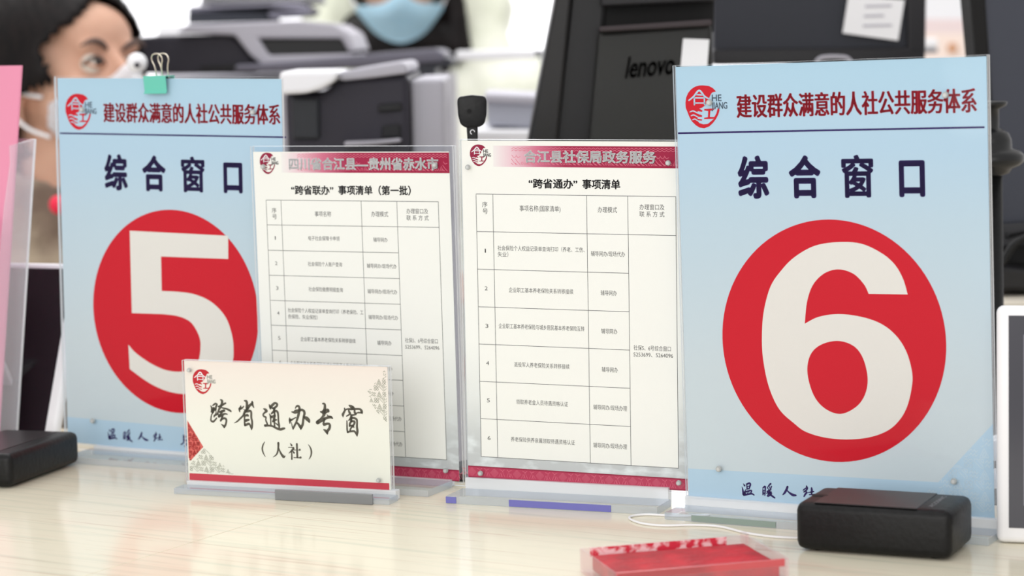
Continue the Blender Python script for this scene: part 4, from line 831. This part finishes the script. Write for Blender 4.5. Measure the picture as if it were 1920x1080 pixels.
a = pf([(1170, 146), (1262, 138)], Y-0.005); lettering('lenovo', mat('black_badge', (8, 8, 8), 0.3), ma, (a[0][0]-off[0], a[0][1]-off[2]), (a[1][0]-off[0], a[1][1]-off[2]), 0.026, -0.0068, 0.0012, 'badge_lettering')
pr('sticker', [(1281, 72), (1330, 74), (1326, 128), (1276, 126)], Y-0.0065, 0.002, M_paperw, ma, 0.0003, off, label='small white sticker')
zb = pf([(1000, 326)], Y)[0][1] - off[2]
obj('stand_column', B(-0.03, 0.03, 0.05, 0.09, 0.008, zb+0.1, 0.004), M_black, ma); obj('stand_base', B(-0.11, 0.11, -0.05, 0.16, 0.0, 0.010, 0.003), M_black, ma)
# second monitor with paper note
Y = 2.45; c = at(1540, 50, Y)
mb = thing('monitor', 'dark grey monitor back with a white paper note, above the numeral 6 sign', 'monitor', (c.x, Y, -0.20), group='monitors behind the counter'); off = (c.x, Y, -0.20)
pr('housing', [(1338, -60), (1738, -60), (1735, 112), (1338, 116)], Y, 0.05, mat('blue_grey_housing', (40, 42, 51), 0.5, 0.4), mb, 0.004, off)
pr('lower_bezel', [(1336, 92), (1736, 88), (1735, 118), (1338, 122)], Y-0.006, 0.05, mat('lower_black', (18, 16, 22), 0.4), mb, 0.003, off)
pr('right_bezel', [(1700, -60), (1738, -60), (1736, 100), (1702, 100)], Y-0.006, 0.04, bpy.data.materials['lower_black'], mb, 0.003, off)
zt = pf([(1560, 116)], Y)[0][1]-off[2]
obj('stand_column', B(-0.025, 0.025, 0.02, 0.05, 0.008, zt, 0.004), M_black, mb); obj('stand_base', B(-0.11, 0.11, -0.08, 0.12, 0.0, 0.010, 0.003), M_black, mb)
bm = bmesh.new(); pp = pf([(1525, 116), (1535, 108), (1558, 106), (1582, 108), (1590, 116)], Y); tube(bm, catmull([(x-off[0], -0.02, z-off[2]) for x, z in pp], 4), 0.0020, 8); obj('cable_loop', bm, M_lav, mb, True)
note = thing('paper_note', 'white paper note taped to the back of the dark monitor above the numeral 6 sign', 'note', (c.x, Y-0.008, -0.2)); off2 = (c.x, Y-0.008, -0.2)
pr('note_sheet', [(1591, -8), (1696, 0), (1684, 76), (1580, 62)], Y-0.009, 0.0012, M_paperw, note, 0.0, off2)
a = pf([(1622, 14), (1672, 17)], Y-0.0095)
for j in range(3):
    bm = bmesh.new(); z = a[0][1]-off2[2] - j*0.010; box(bm, a[0][0]-off2[0]-0.004*j*0.3, a[1][0]-off2[0]-0.008*(j % 2), -0.0016, -0.0011, z, z+0.0022); obj('faint_line', bm, M_lav, note)
# third monitor at the right edge
Y = 2.10; c = at(1890, 250, Y)
mc = thing('monitor', 'slate grey monitor back cut by the right edge, behind the stepped black post', 'monitor', (c.x, Y, -0.20), group='monitors behind the counter'); off = (c.x, Y, -0.20)
pr('side_bezel', [(1816, -40), (1846, -40), (1880, 470), (1856, 470), (1838, 200)], Y, 0.05, bpy.data.materials['slot_black'], mc, 0.003, off)
pr('housing', [(1838, -40), (2060, -40), (2060, 452), (1872, 462), (1846, 200)], Y+0.004, 0.05, mat('slate_housing', (58, 61, 72), 0.5, 0.4), mc, 0.004, off)
pr('lower_bezel', [(1870, 420), (2060, 404), (2060, 452), (1872, 464)], Y-0.003, 0.03, mat('dim_housing', (42, 43, 48), 0.5), mc, 0.002, off)
a = pf([(1885, 448), (1925, 440)], Y-0.004); lettering('Lenovo', mat('silver_badge', (170, 170, 176), 0.4), mc, (a[0][0]-off[0], a[0][1]-off[2]), (a[1][0]-off[0], a[1][1]-off[2]), 0.0085, -0.0052, 0.0006, 'badge_lettering', 0)
zr = at(1890, 540, Y).z
obj('stand_column', B(-0.005, 0.06, 0.03, 0.06, zr+0.20, at(1890, 440, Y).z+0.2, 0.004), M_black, mc)
pr('stand_foot', [(1858, 500), (1880, 500), (2000, 512), (2000, 548), (1858, 545)], Y-0.04, 0.20, mat('foot_black', (22, 21, 24), 0.3), mc, 0.004, off)
zr = at(1890, 546, Y).z
rsr = thing('monitor_riser', 'pale riser shelf carrying the slate grey monitor at the right', 'riser', (c.x, Y, -0.20))
obj('riser_top', B(-0.07, 0.35, -0.08, 0.24, zr+0.185, zr+0.1995, 0.002), M_desk, rsr)
for q in (-0.065, 0.335): obj('riser_leg', B(q, q+0.012, -0.07, 0.23, 0.0, zr+0.185), M_desk, rsr)
# black cable with grommet under the third monitor
bm = bmesh.new(); tube(bm, catmull([at(x, y, Y-0.05) for x, y in ((1935, 440), (1905, 455), (1890, 475), (1880, 492), (1868, 502), (1850, 512))], 5), 0.0034, 10, radii=None)
o = obj('power_cable', bm, M_black, None, True); tag(o, 'black cable hanging under the slate grey monitor by the right edge', 'cable')
# stepped black post
Y = 1.86; c = at(1853, 250, Y); k = Y/F_PX
zz = lambda y: (at(1853, y, Y).z - 0.0)
post = thing('stepped_post', 'black turned post with stepped round collars behind the numeral 6 sign', 'stand', (c.x, Y, -0.20))
bm = bmesh.new(); lathe(bm, [(0.05, 0), (0.05, 0.01), (0.013, 0.02), (0.011, zz(330)+0.20)], 24); obj('column', bm, M_black, post, True)
bm = bmesh.new(); lathe(bm, [(r*k, zz(y)+0.20) for r, y in ((10, 335), (38, 325), (44, 316), (58, 311), (66, 303), (67, 292), (58, 283), (44, 279), (43, 262), (38, 250), (26, 243), (20, 240), (20, 205), (34, 198), (36, 192), (34, 190), (4, 190))], 32); obj('collars', bm, mat('satin_black_paint', (18, 19, 21), 0.32, 0.5), post, True)


# ------------------------------------------------------------------ people
def remeshed(name, shapes, voxel, m, parent, smooth_it=4, post=None, label=None):
    """one continuous surface around ellipsoids ('e', centre, radii) and tapered limbs ('c', a, b, ra, rb)"""
    bm = bmesh.new()
    for s_ in shapes:
        if s_[0] == 'e':
            r = bmesh.ops.create_icosphere(bm, subdivisions=3, radius=1)
            M = Matrix.Translation(s_[1]) @ (s_[3] if len(s_) > 3 else Matrix.Identity(4)) @ Matrix.Diagonal((*s_[2], 1)); bmesh.ops.transform(bm, matrix=M, verts=r['verts'])
        else:
            a, b_, ra, rb = Vector(s_[1]), Vector(s_[2]), s_[3], s_[4]; n = 7
            for i in range(n+1):
                r = bmesh.ops.create_icosphere(bm, subdivisions=2, radius=ra+(rb-ra)*i/n)
                bmesh.ops.translate(bm, vec=a.lerp(b_, i/n), verts=r['verts'])
    me = bpy.data.meshes.new('x'); bm.to_mesh(me); bm.free()
    o = bpy.data.objects.new('x', me); COL.objects.link(o)
    md = o.modifiers.new('r', 'REMESH'); md.mode = 'VOXEL'; md.voxel_size = voxel
    ms = o.modifiers.new('s', 'SMOOTH'); ms.iterations = smooth_it; ms.factor = 0.5
    bpy.context.view_layer.update()
    me2 = bpy.data.meshes.new_from_object(o.evaluated_get(bpy.context.evaluated_depsgraph_get()))
    bpy.data.objects.remove(o); bpy.data.meshes.remove(me)
    bm = bmesh.new(); bm.from_mesh(me2); bpy.data.meshes.remove(me2)
    if post: post(bm)
    return obj(name, bm, m, parent, True, label)

HEAD = [('e', (0, 0.012, 0.030), (0.076, 0.094, 0.090)), ('e', (0, -0.030, -0.015), (0.066, 0.060, 0.078)), ('e', (0, -0.042, -0.062), (0.048, 0.045, 0.050)),
  ('e', (0, -0.066, -0.092), (0.024, 0.022, 0.020)), ('e', (0, -0.062, 0.045), (0.052, 0.032, 0.040)), ('e', (0.026, -0.083, 0.022), (0.022, 0.010, 0.006)), ('e', (-0.026, -0.083, 0.022), (0.022, 0.010, 0.006)),
  ('c', (0, -0.090, 0.010), (0, -0.108, -0.024), 0.0075, 0.0105), ('e', (0.010, -0.098, -0.028), (0.008, 0.009, 0.007)), ('e', (-0.010, -0.098, -0.028), (0.008, 0.009, 0.007)),
  ('e', (0.040, -0.062, -0.022), (0.024, 0.022, 0.022)), ('e', (-0.040, -0.062, -0.022), (0.024, 0.022, 0.022)), ('e', (0, -0.091, -0.054), (0.022, 0.010, 0.006)), ('e', (0, -0.089, -0.065), (0.018, 0.010, 0.006)),
  ('e', (0.077, 0.012, -0.012), (0.006, 0.018, 0.030)), ('e', (-0.077, 0.012, -0.012), (0.006, 0.018, 0.030)), ('e', (0.078, 0.006, -0.040), (0.005, 0.009, 0.010)), ('e', (-0.078, 0.006, -0.040), (0.005, 0.009, 0.010)),
  ('c', (0, 0.030, -0.060), (0, 0.042, -0.190), 0.054, 0.056)]
def place(shapes, Mx):
    out = []
    for s_ in shapes:
        if s_[0] == 'e': out.append(('e', Mx @ Vector(s_[1]), s_[2], Mx.to_3x3().to_4x4()))
        else: out.append(('c', Mx @ Vector(s_[1]), Mx @ Vector(s_[2]), s_[3], s_[4]))
    return out

def face_bits(root, Mx, iris, brow_m):
    for s_ in (-1, 1):
        bm = bmesh.new(); bmesh.ops.create_uvsphere(bm, u_segments=16, v_segments=10, radius=0.0125); bmesh.ops.transform(bm, matrix=Mx @ Matrix.Translation((s_*0.031, -0.0795, 0.003)), verts=bm.verts)
        e = obj('eye', bm, mat('eye_white', (226, 218, 208), 0.2) if 'eye_white' not in bpy.data.materials else bpy.data.materials['eye_white'], root, True)
        bm = bmesh.new(); bmesh.ops.create_uvsphere(bm, u_segments=12, v_segments=8, radius=0.0062); bmesh.ops.scale(bm, vec=(1, 0.35, 1), verts=bm.verts)
        bmesh.ops.transform(bm, matrix=Mx @ Matrix.Translation((s_*0.031 + 0.002, -0.0912, 0.003)), verts=bm.verts); obj('iris', bm, iris, e, True)
        for zz_, sg in ((0.0085, 1), (-0.0035, -1)):   # lids
            bm = bmesh.new(); pts = [(s_*0.031 + x, -0.0915 + x*x*22, zz_ - sg*x*x*28) for x in [(-0.017+0.034*i/8) for i in range(9)]]
            tube(bm, pts, 0.0022 if sg > 0 else 0.0016, 6); bmesh.ops.transform(bm, matrix=Mx, verts=bm.verts); obj('eyelid', bm, brow_m if sg > 0 else root['skin'] if False else bpy.data.materials['lid_skin'], root, True)
        bm = bmesh.new(); pts = [(s_*x, -0.0965 + (x-0.03)**2*16, 0.0265 - (x-0.034)**2*18) for x in [0.012+0.038*i/8 for i in range(9)]]
        tube(bm, pts, 0.003, 6, radii=[0.0018, 0.003, 0.0036, 0.0038, 0.0036, 0.0033, 0.0028, 0.002, 0.001]); bmesh.ops.transform(bm, matrix=Mx, verts=bm.verts); obj('eyebrow', bm, brow_m, root, True)

def face_mask(root, Mx, m, zoff=0.0, hgt=1.0):
    bm = bmesh.new(); nu, nv = 22, 10; rows = []
    for j in range(nv+1):
        t = j/nv; z = -0.014 - t*0.092*hgt; row = []
        for i in range(nu+1):
            a = R(-78 + 156*i/nu); half = 1 - 0.10*abs(2*t-1)
            rx = 0.077 - 0.014*t*t; ry = 0.094 - 0.020*abs(t-0.35)
            bul = 0.018*math.exp(-(a/0.42)**2)*math.exp(-((t-0.18)/0.35)**2)
            x = math.sin(a*half)*rx; y = -0.012 - math.cos(a*half)*(ry+bul) + 0.0012*math.sin(j*2.6)
            zz_ = z + 0.020*math.exp(-(a/0.30)**2)*(1-t) - 0.010*(abs(a)/1.36)**2*(1-t) + 0.034*(abs(a)/1.36)**1.6*t
            row.append(bm.verts.new((x, y, zz_ + zoff)))
        rows.append(row)
    for j in range(nv):
        for i in range(nu): bm.faces.new((rows[j][i], rows[j][i+1], rows[j+1][i+1], rows[j+1][i]))
    bmesh.ops.solidify(bm, geom=bm.faces[:], thickness=0.0015); bmesh.ops.transform(bm, matrix=Mx, verts=bm.verts)
    mk = obj('face_mask', bm, m, root, True)
    for s_ in (-1, 1):
        for z1, z2 in ((-0.022, 0.006), (-0.070, -0.030)):
            bm = bmesh.new(); tube(bm, catmull([(s_*0.070, -0.030, z1), (s_*0.080, -0.008, (z1*1.2+z2*0.8)/2), (s_*0.084, 0.014, z2), (s_*0.083, 0.026, (z2-0.006))], 5), 0.0024, 8)
            bmesh.ops.transform(bm, matrix=Mx, verts=bm.verts); obj('ear_loop', bm, M_white, mk, True)
    return mk

def hair_cap(root, Mx, m, front, long_=0.0, seed=0, bun=False, grow=1.0):
    """hair: shell over the cranium cut away at the face"""
    bm = bmesh.new(); bmesh.ops.create_icosphere(bm, subdivisions=5, radius=1)
    dele = []
    for v in bm.verts:
        p = v.co.copy(); v.co = Vector((p.x*0.091*grow, p.y*0.113*grow + 0.020, p.z*0.112*grow + 0.026))
        az = math.atan2(p.x, -p.y)
        v.co *= 1 + 0.012*math.sin(az*46 + p.z*7) + 0.02*noise.noise(v.co*20)
    for f in bm.faces:
        c_ = f.calc_center_median()
        if front(c_): dele.append(f)
    bmesh.ops.delete(bm, geom=dele, context='FACES')
    bmesh.ops.solidify(bm, geom=bm.faces[:], thickness=-0.004)
    bmesh.ops.transform(bm, matrix=Mx, verts=bm.verts)
    return obj('hair', bm, m, root, True)

M_skin = noisy(mat('skin', (214, 172, 150), 0.55, 0.25), (196, 146, 124), 14, 0.5); nodes(M_skin)[2].inputs['Subsurface Weight'].default_value = 0.1; nodes(M_skin)[2].inputs['Subsurface Radius'].default_value = (0.01, 0.004, 0.002)
mat('lid_skin', (196, 140, 112), 0.5)
M_hair = noisy(mat('black_hair', (10, 7, 8), 0.5, 0.2), (26, 19, 19), 160, 0.8, (1, 1, 0.15))
M_brow = mat('brow_brown', (92, 74, 68), 0.7); M_iris = mat('dark_iris', (40, 32, 30), 0.1)

# ---- seated clerk at the left
Y = 2.80; c = at(128, 162, Y)
pA = thing('person', 'seated clerk with black hair and white face mask in a brown fleece jacket, far left', 'person', (c.x, Y, c.z))
MA = Matrix.Rotation(R(52), 4, 'Z') @ Matrix.Rotation(R(-16), 4, 'X') @ Matrix.Rotation(R(2), 4, 'Y')
MB_ = Matrix.Rotation(R(40), 4, 'Z'); seat = -0.95 + 0.46 - c.z
def tors(Mx, hz, seated, w=1.0):
    L = [('e', (0, 0.055, -0.24), (0.17*w, 0.075, 0.06)), ('e', (0, 0.055, -0.33), (0.16*w, 0.095, 0.13)), ('e', (0, 0.050, -0.47), (0.14*w, 0.090, 0.13)), ('e', (0, 0.055, hz+0.05), (0.165*w, 0.11, 0.11))]
    for s_ in (-1, 1):
        L += [('c', (s_*0.165*w, 0.055, -0.245), (s_*0.205*w, 0.03, -0.50), 0.052, 0.040), ('c', (s_*0.205*w, 0.03, -0.50), (s_*0.13, -0.20, -0.53), 0.040, 0.027)]
        if seated: L += [('c', (s_*0.085, 0.02, hz+0.03), (s_*0.10, -0.38, hz+0.06), 0.085, 0.058), ('c', (s_*0.10, -0.38, hz+0.06), (s_*0.10, -0.40, -0.90-c.z), 0.056, 0.036), ('c', (s_*0.10, -0.40, -0.92-c.z), (s_*0.105, -0.56, -0.925-c.z), 0.035, 0.024)]
        else: L += [('c', (s_*0.085, 0.05, hz), (s_*0.09, 0.03, (hz-0.90-c.z)/2), 0.085, 0.056), ('c', (s_*0.09, 0.03, (hz-0.90-c.z)/2), (s_*0.09, 0.06, -0.90-c.z), 0.056, 0.036), ('c', (s_*0.09, 0.05, -0.92-c.z), (s_*0.10, -0.10, -0.925-c.z), 0.035, 0.024)]
    return place(L, Mx)
def hand(root, Mx, wrist, m):
    """five unequal bent fingers on a palm, at rest on the desk"""
    sh_ = [('e', (wrist[0], wrist[1]-0.045, wrist[2]), (0.038, 0.045, 0.014))]
    for i, ln in enumerate((0.055, 0.068, 0.074, 0.066)):
        x = wrist[0] - 0.028 + i*0.019; y = wrist[1]-0.082
        sh_ += [('c', (x, y, wrist[2]+0.004), (x*1.0, y-ln*0.5, wrist[2]+0.010), 0.0085, 0.0078), ('c', (x, y-ln*0.5, wrist[2]+0.010), (x, y-ln, wrist[2]-0.008), 0.0078, 0.0062)]
    s_ = 1 if wrist[0] < 0 else -1
    sh_ += [('c', (wrist[0]+s_*0.030, wrist[1]-0.030, wrist[2]), (wrist[0]+s_*0.055, wrist[1]-0.070, wrist[2]-0.004), 0.011, 0.008), ('c', (wrist[0]+s_*0.055, wrist[1]-0.070, wrist[2]-0.004), (wrist[0]+s_*0.052, wrist[1]-0.098, wrist[2]-0.008), 0.008, 0.0065)]
    return place(sh_, Mx)
shA = place(HEAD, MA) + tors(MB_, seat, True)
for s_ in (-1, 1): shA += hand(pA, MB_, (s_*0.13, -0.20, -0.53), None)
remeshed('body', shA, 0.0055, M_skin, pA, 3)
face_bits(pA, MA, M_iris, M_brow)
face_mask(pA, MA, M_white, -0.009)
hair_cap(pA, MA, M_hair, lambda q: (q.y < -0.054 and q.z < 0.090 - abs(q.x)*0.75) or (q.z < -0.012 and q.y < 0.000) or (q.z < -0.030 and q.y < 0.030) or (q.z < -0.082), 0, grow=1.06)
bm = bmesh.new(); bmesh.ops.create_icosphere(bm, subdivisions=4, radius=1)
for v in bm.verts: v.co = Vector((v.co.x*0.05, v.co.y*0.045+0.145, v.co.z*0.06-0.01))*(1+0.05*noise.noise(v.co*6))
bmesh.ops.transform(bm, matrix=MA, verts=bm.verts); obj('hair_bun', bm, M_hair, pA, True)
M_fleece = noisy(mat('brown_fleece', (122, 104, 92), 0.95, 0.1, sheen=0.6), (200, 184, 160), 5.5, 1.0, (1, 1, 1.4), 5, 0.6, 0.42, 0.58)
def fuzz(bm):
    bm.normal_update()
    for v in bm.verts: v.co += v.normal*(0.006*noise.noise(v.co*60) + 0.004*noise.noise(v.co*130))
jk = [('e', (0, 0.055, -0.25), (0.185, 0.095, 0.070)), ('e', (0, 0.055, -0.34), (0.185, 0.125, 0.15)), ('e', (0, 0.052, -0.48), (0.165, 0.120, 0.15)), ('e', (0, 0.055, seat+0.12), (0.185, 0.135, 0.10))]
for s_ in (-1, 1): jk += [('c', (s_*0.170, 0.055, -0.250), (s_*0.208, 0.03, -0.50), 0.074, 0.062), ('c', (s_*0.208, 0.03, -0.50), (s_*0.145, -0.165, -0.53), 0.062, 0.046)]
# rolled collar
for i in range(16):
    a = i*math.pi/8; jk.append(('e', (0.086*math.sin(a), 0.050-0.086*math.cos(a), -0.135-0.030*math.cos(a)), (0.036, 0.036, 0.052))); jk.append(('e', (0.10*math.sin(a), 0.050-0.085*math.cos(a), -0.200-0.018*math.cos(a)), (0.045, 0.045, 0.050)))
remeshed('fleece_jacket', place(jk, MB_), 0.009, M_fleece, pA, 2, fuzz)
tr_ = []
for s_ in (-1, 1): tr_ += [('c', (s_*0.085, 0.02, seat+0.03), (s_*0.10, -0.38, seat+0.06), 0.098, 0.070), ('c', (s_*0.10, -0.38, seat+0.06), (s_*0.10, -0.395, -0.85-c.z), 0.068, 0.052)]
remeshed('trousers', place(tr_, MB_), 0.010, M_char, pA)
bm = bmesh.new(); bmesh.ops.create_uvsphere(bm, u_segments=12, v_segments=8, radius=0.011)
pb_ = at(110, 384, Y-0.16) - Vector((c.x, Y, c.z)); bmesh.ops.translate(bm, vec=pb_, verts=bm.verts); obj('red_badge', bm, mat('bright_red', (236, 30, 70), 0.4), pA, True)
# her chair
ch = thing('office_chair', 'dark office chair the seated clerk sits on', 'chair', (c.x+0.02, Y+0.05, -0.95), R(40))
obj('seat', B(-0.22, 0.22, -0.26, 0.20, 0.39, 0.445, 0.02, 3), M_char, ch); obj('backrest', B(-0.20, 0.20, 0.22, 0.27, 0.55, 0.95, 0.02, 3), M_char, ch)
obj('back_bracket', B(-0.03, 0.03, 0.19, 0.23, 0.42, 0.70, 0.004), M_black, ch)
bm = bmesh.new(); lathe(bm, [(0.025, 0.06), (0.025, 0.39)], 14); obj('gas_column', bm, M_black, ch)
for i in range(5):
    a = i*2*math.pi/5; bm = bmesh.new(); tube(bm, [(0, 0, 0.08), (0.22*math.cos(a), 0.22*math.sin(a), 0.05)], 0.016, 8); obj('leg', bm, M_black, ch)
    bm = bmesh.new(); bmesh.ops.create_uvsphere(bm, u_segments=10, v_segments=8, radius=0.026); bmesh.ops.translate(bm, vec=(0.22*math.cos(a), 0.22*math.sin(a), 0.027), verts=bm.verts); obj('castor', bm, M_black, ch, True)

# ---- standing colleague farther back
Y = 4.0; c = at(746, -66, Y)
pB = thing('person', 'standing colleague in a cream coat with pale blue face mask and black scarf', 'person', (c.x, Y, c.z))
MC = Matrix.Rotation(R(4), 4, 'Z') @ Matrix.Rotation(R(8), 4, 'X'); MD = Matrix.Rotation(R(-6), 4, 'Z')
shB = place(HEAD, MC) + tors(MD, -0.95+0.82-c.z, False)
for s_ in (-1, 1): shB += hand(pB, MD, (s_*0.13, -0.20, -0.53), None)
remeshed('body', shB, 0.0065, M_skin, pB, 3)
face_bits(pB, MC, M_iris, M_brow); face_mask(pB, MC, mat('pale_blue_mask', (196, 230, 246), 0.7, 0.2), -0.040, 0.72)
hair_cap(pB, MC, M_hair, lambda q: (q.y < -0.030 and q.z < 0.085 - abs(q.x)*0.4) or (q.z < -0.060 and q.y < 0.02), 0, grow=1.08)
sc = [('e', (0.066*math.sin(i*math.pi/8), 0.045-0.078*math.cos(i*math.pi/8), -0.128-0.012*math.cos(i*math.pi/8)), (0.040, 0.040, 0.048)) for i in range(16)]
sc += [('c', (0.088, 0.02, 0.02), (0.098, -0.02, -0.14), 0.018, 0.026), ('c', (0.05, -0.075, -0.16), (0.02, -0.10, -0.34), 0.035, 0.03)]
remeshed('scarf', place(sc, MC), 0.008, M_hair, pB)
M_coat = noisy(mat('cream_coat', (238, 238, 226), 0.9, 0.15, sheen=0.3), (214, 218, 198), 7, 0.9, bump=0.3)
def folds(bm):
    bm.normal_update()
    for v in bm.verts: v.co += v.normal*(0.010*noise.noise(v.co*11) + 0.005*noise.noise(v.co*26))
ct = [('e', (0, 0.060, -0.235), (0.205, 0.105, 0.075)), ('e', (0, 0.055, -0.35), (0.205, 0.135, 0.16)), ('e', (0, 0.055, -0.55), (0.19, 0.135, 0.20)), ('e', (0, 0.055, -0.80), (0.20, 0.14, 0.16))]
for s_ in (-1, 1):
    ct += [('c', (s_*0.190, 0.055, -0.235), (s_*0.235, 0.03, -0.50), 0.082, 0.070), ('c', (s_*0.235, 0.03, -0.50), (s_*0.150, -0.150, -0.53), 0.070, 0.050)]
    ct += [('c', (s_*0.130, 0.085, -0.10), (s_*0.150, 0.03, -0.22), 0.046, 0.055)]   # thick hood folds
ct += [('c', (-0.13, 0.10, -0.08), (0.13, 0.10, -0.08), 0.06, 0.06)]
remeshed('coat', place(ct, MD), 0.010, M_coat, pB, 3, folds)

# ------------------------------------------------------------------ far background
# office partition rail in front of her
Y = 3.3; a, b_ = at(855, 108, Y), at(1090, 108, Y)
pt_ = thing('partition', 'white desk partition rail behind the printers with grey lower band', 'partition', (a.x, Y, -0.95))
z1, z2, z3 = at(900, 94, Y).z+0.95, at(900, 113, Y).z+0.95, at(900, 121, Y).z+0.95
Lx = b_.x-a.x
obj('top_rail', B(0, 0.112, 0, 0.03, z2, z1, 0.003), M_white, pt_); obj('top_rail', B(0.120, Lx+0.5, 0, 0.03, z2, z1, 0.003), M_white, pt_)
obj('rail_joint', B(0.112, 0.120, 0.004, 0.026, z2+0.002, z1-0.002), M_slate, pt_)
obj('grey_band', B(0.118, Lx+0.5, 0.004, 0.026, z3, z2), mat('mid_grey', (120, 122, 134), 0.5), pt_)
obj('post', B(Lx+0.30, Lx+0.33, 0.0, 0.03, 0, z2), M_white, pt_)
obj('post', B(-0.02, 0.0, 0.0, 0.03, 0, z1-0.03), M_white, pt_)
# grey and white boxes low between microphone and monitor
Y = 2.7
c = at(960, 215, Y)
bx = thing('document_tray', 'grey and white document tray between the microphone and the black monitor', 'tray', (c.x, Y, -0.20)); off = (c.x, Y, -0.20)
pr('tray_body', [(912, 184), (1100, 192), (1100, 250), (914, 236)], Y, 0.25, mat('tray_grey', (168, 170, 182), 0.5), bx, 0.004, off)
pr('tray_lid', [(908, 176), (1100, 184), (1100, 200), (908, 192)], Y-0.01, 0.26, M_lav, bx, 0.003, off)
pr('tray_base', [(880, 244), (1100, 244), (1100, 420), (880, 420)], Y-0.03, 0.28, M_paperw, bx, 0.004, off)
zb = at(900, 420, Y).z+0.20
if zb > 0.01:
    l0 = at(884, 420, Y).x-off[0]; l1 = at(1096, 420, Y).x-off[0]
    for q in (l0, l1-0.012): obj('tray_leg', B(q, q+0.012, 0.0, 0.24, 0.0, zb), M_paperw, bx)
# green plant far left
Y = 4.6; c = at(232, 60, Y)
pl = thing('potted_plant', 'green potted plant far behind the seated clerk beside the white wall', 'plant', (c.x, Y, -0.95))
zc = c.z+0.95
bm = bmesh.new(); lathe(bm, [(0.09, 0.0), (0.12, 0.30), (0.11, 0.30), (0.10, 0.27), (0.0, 0.27)], 24); obj('pot', bm, M_white, pl, True)
M_leaf = mat('leaf_green', (78, 130, 76), 0.5)
rnd = random.Random(4)
bm = bmesh.new(); tube(bm, [(0, 0, 0.25), (0.01, 0, zc-0.25), (0, 0, zc)], 0.008, 8); obj('stem', bm, M_leaf, pl)
for i in range(34):
    a = rnd.uniform(0, 6.28); hgt = zc + rnd.uniform(-0.32, 0.03); ln = rnd.uniform(0.03, 0.065)*(1.2 if hgt < zc-0.08 else 0.6); w = 0.016
    bm = bmesh.new(); pv = None
    for t in range(6):
        u = t/5; x = ln*u; z = 0.05*u - 0.05*u*u; ww = w*math.sin(math.pi*min(1, u*0.92+0.08))
        A = [bm.verts.new((x, -ww, z)), bm.verts.new((x, 0, z-0.003)), bm.verts.new((x, ww, z))]
        if pv: bm.faces.new((pv[0], pv[1], A[1], A[0])); bm.faces.new((pv[1], pv[2], A[2], A[1]))
        pv = A
    bmesh.ops.solidify(bm, geom=bm.faces[:], thickness=0.001)
    bmesh.ops.transform(bm, matrix=Matrix.Translation((0, 0, hgt)) @ Matrix.Rotation(a, 4, 'Z') @ Matrix.Rotation(R(-rnd.uniform(10, 60)), 4, 'Y'), verts=bm.verts)
    obj('leaf', bm, M_leaf, pl, True)
# notice on a pinboard between the monitors
Y = 4.4; c = at(1776, 70, Y)
nb = thing('notice_board', 'white and pink notice board seen between the two monitor backs', 'notice board', (c.x, Y, -0.95)); off = (c.x, Y, -0.95)
obj('board', B(-0.30, 0.30, 0, 0.02, 0.35, 1.75, 0.003), M_paperw, nb)
pr('pink_notice', [(1730, 36), (1830, 36), (1830, 62), (1730, 62)], Y-0.004, 0.003, mat('faint_pink', (232, 214, 214), 0.7), nb, 0.0, off)
pr('peach_notice', [(1730, 62), (1830, 62), (1830, 125), (1730, 125)], Y-0.004, 0.003, mat('peach_print', (244, 226, 216), 0.7), nb, 0.0, off)
bm = bmesh.new(); lathe(bm, [(0.009, 0), (0.009, 0.004)], 16); bmesh.ops.rotate(bm, cent=(0, 0, 0), matrix=Matrix.Rotation(R(90), 3, 'X'), verts=bm.verts); q = at(1785, 90, Y-0.004)
bmesh.ops.translate(bm, vec=(q.x-off[0], -0.005, q.z-off[2]), verts=bm.verts); obj('brown_emblem', bm, mat('tan_print', (206, 150, 110), 0.7), nb)
for q in (-0.28, 0.26): obj('leg', B(q, q+0.02, 0.0, 0.02, 0, 0.35), M_metal, nb)
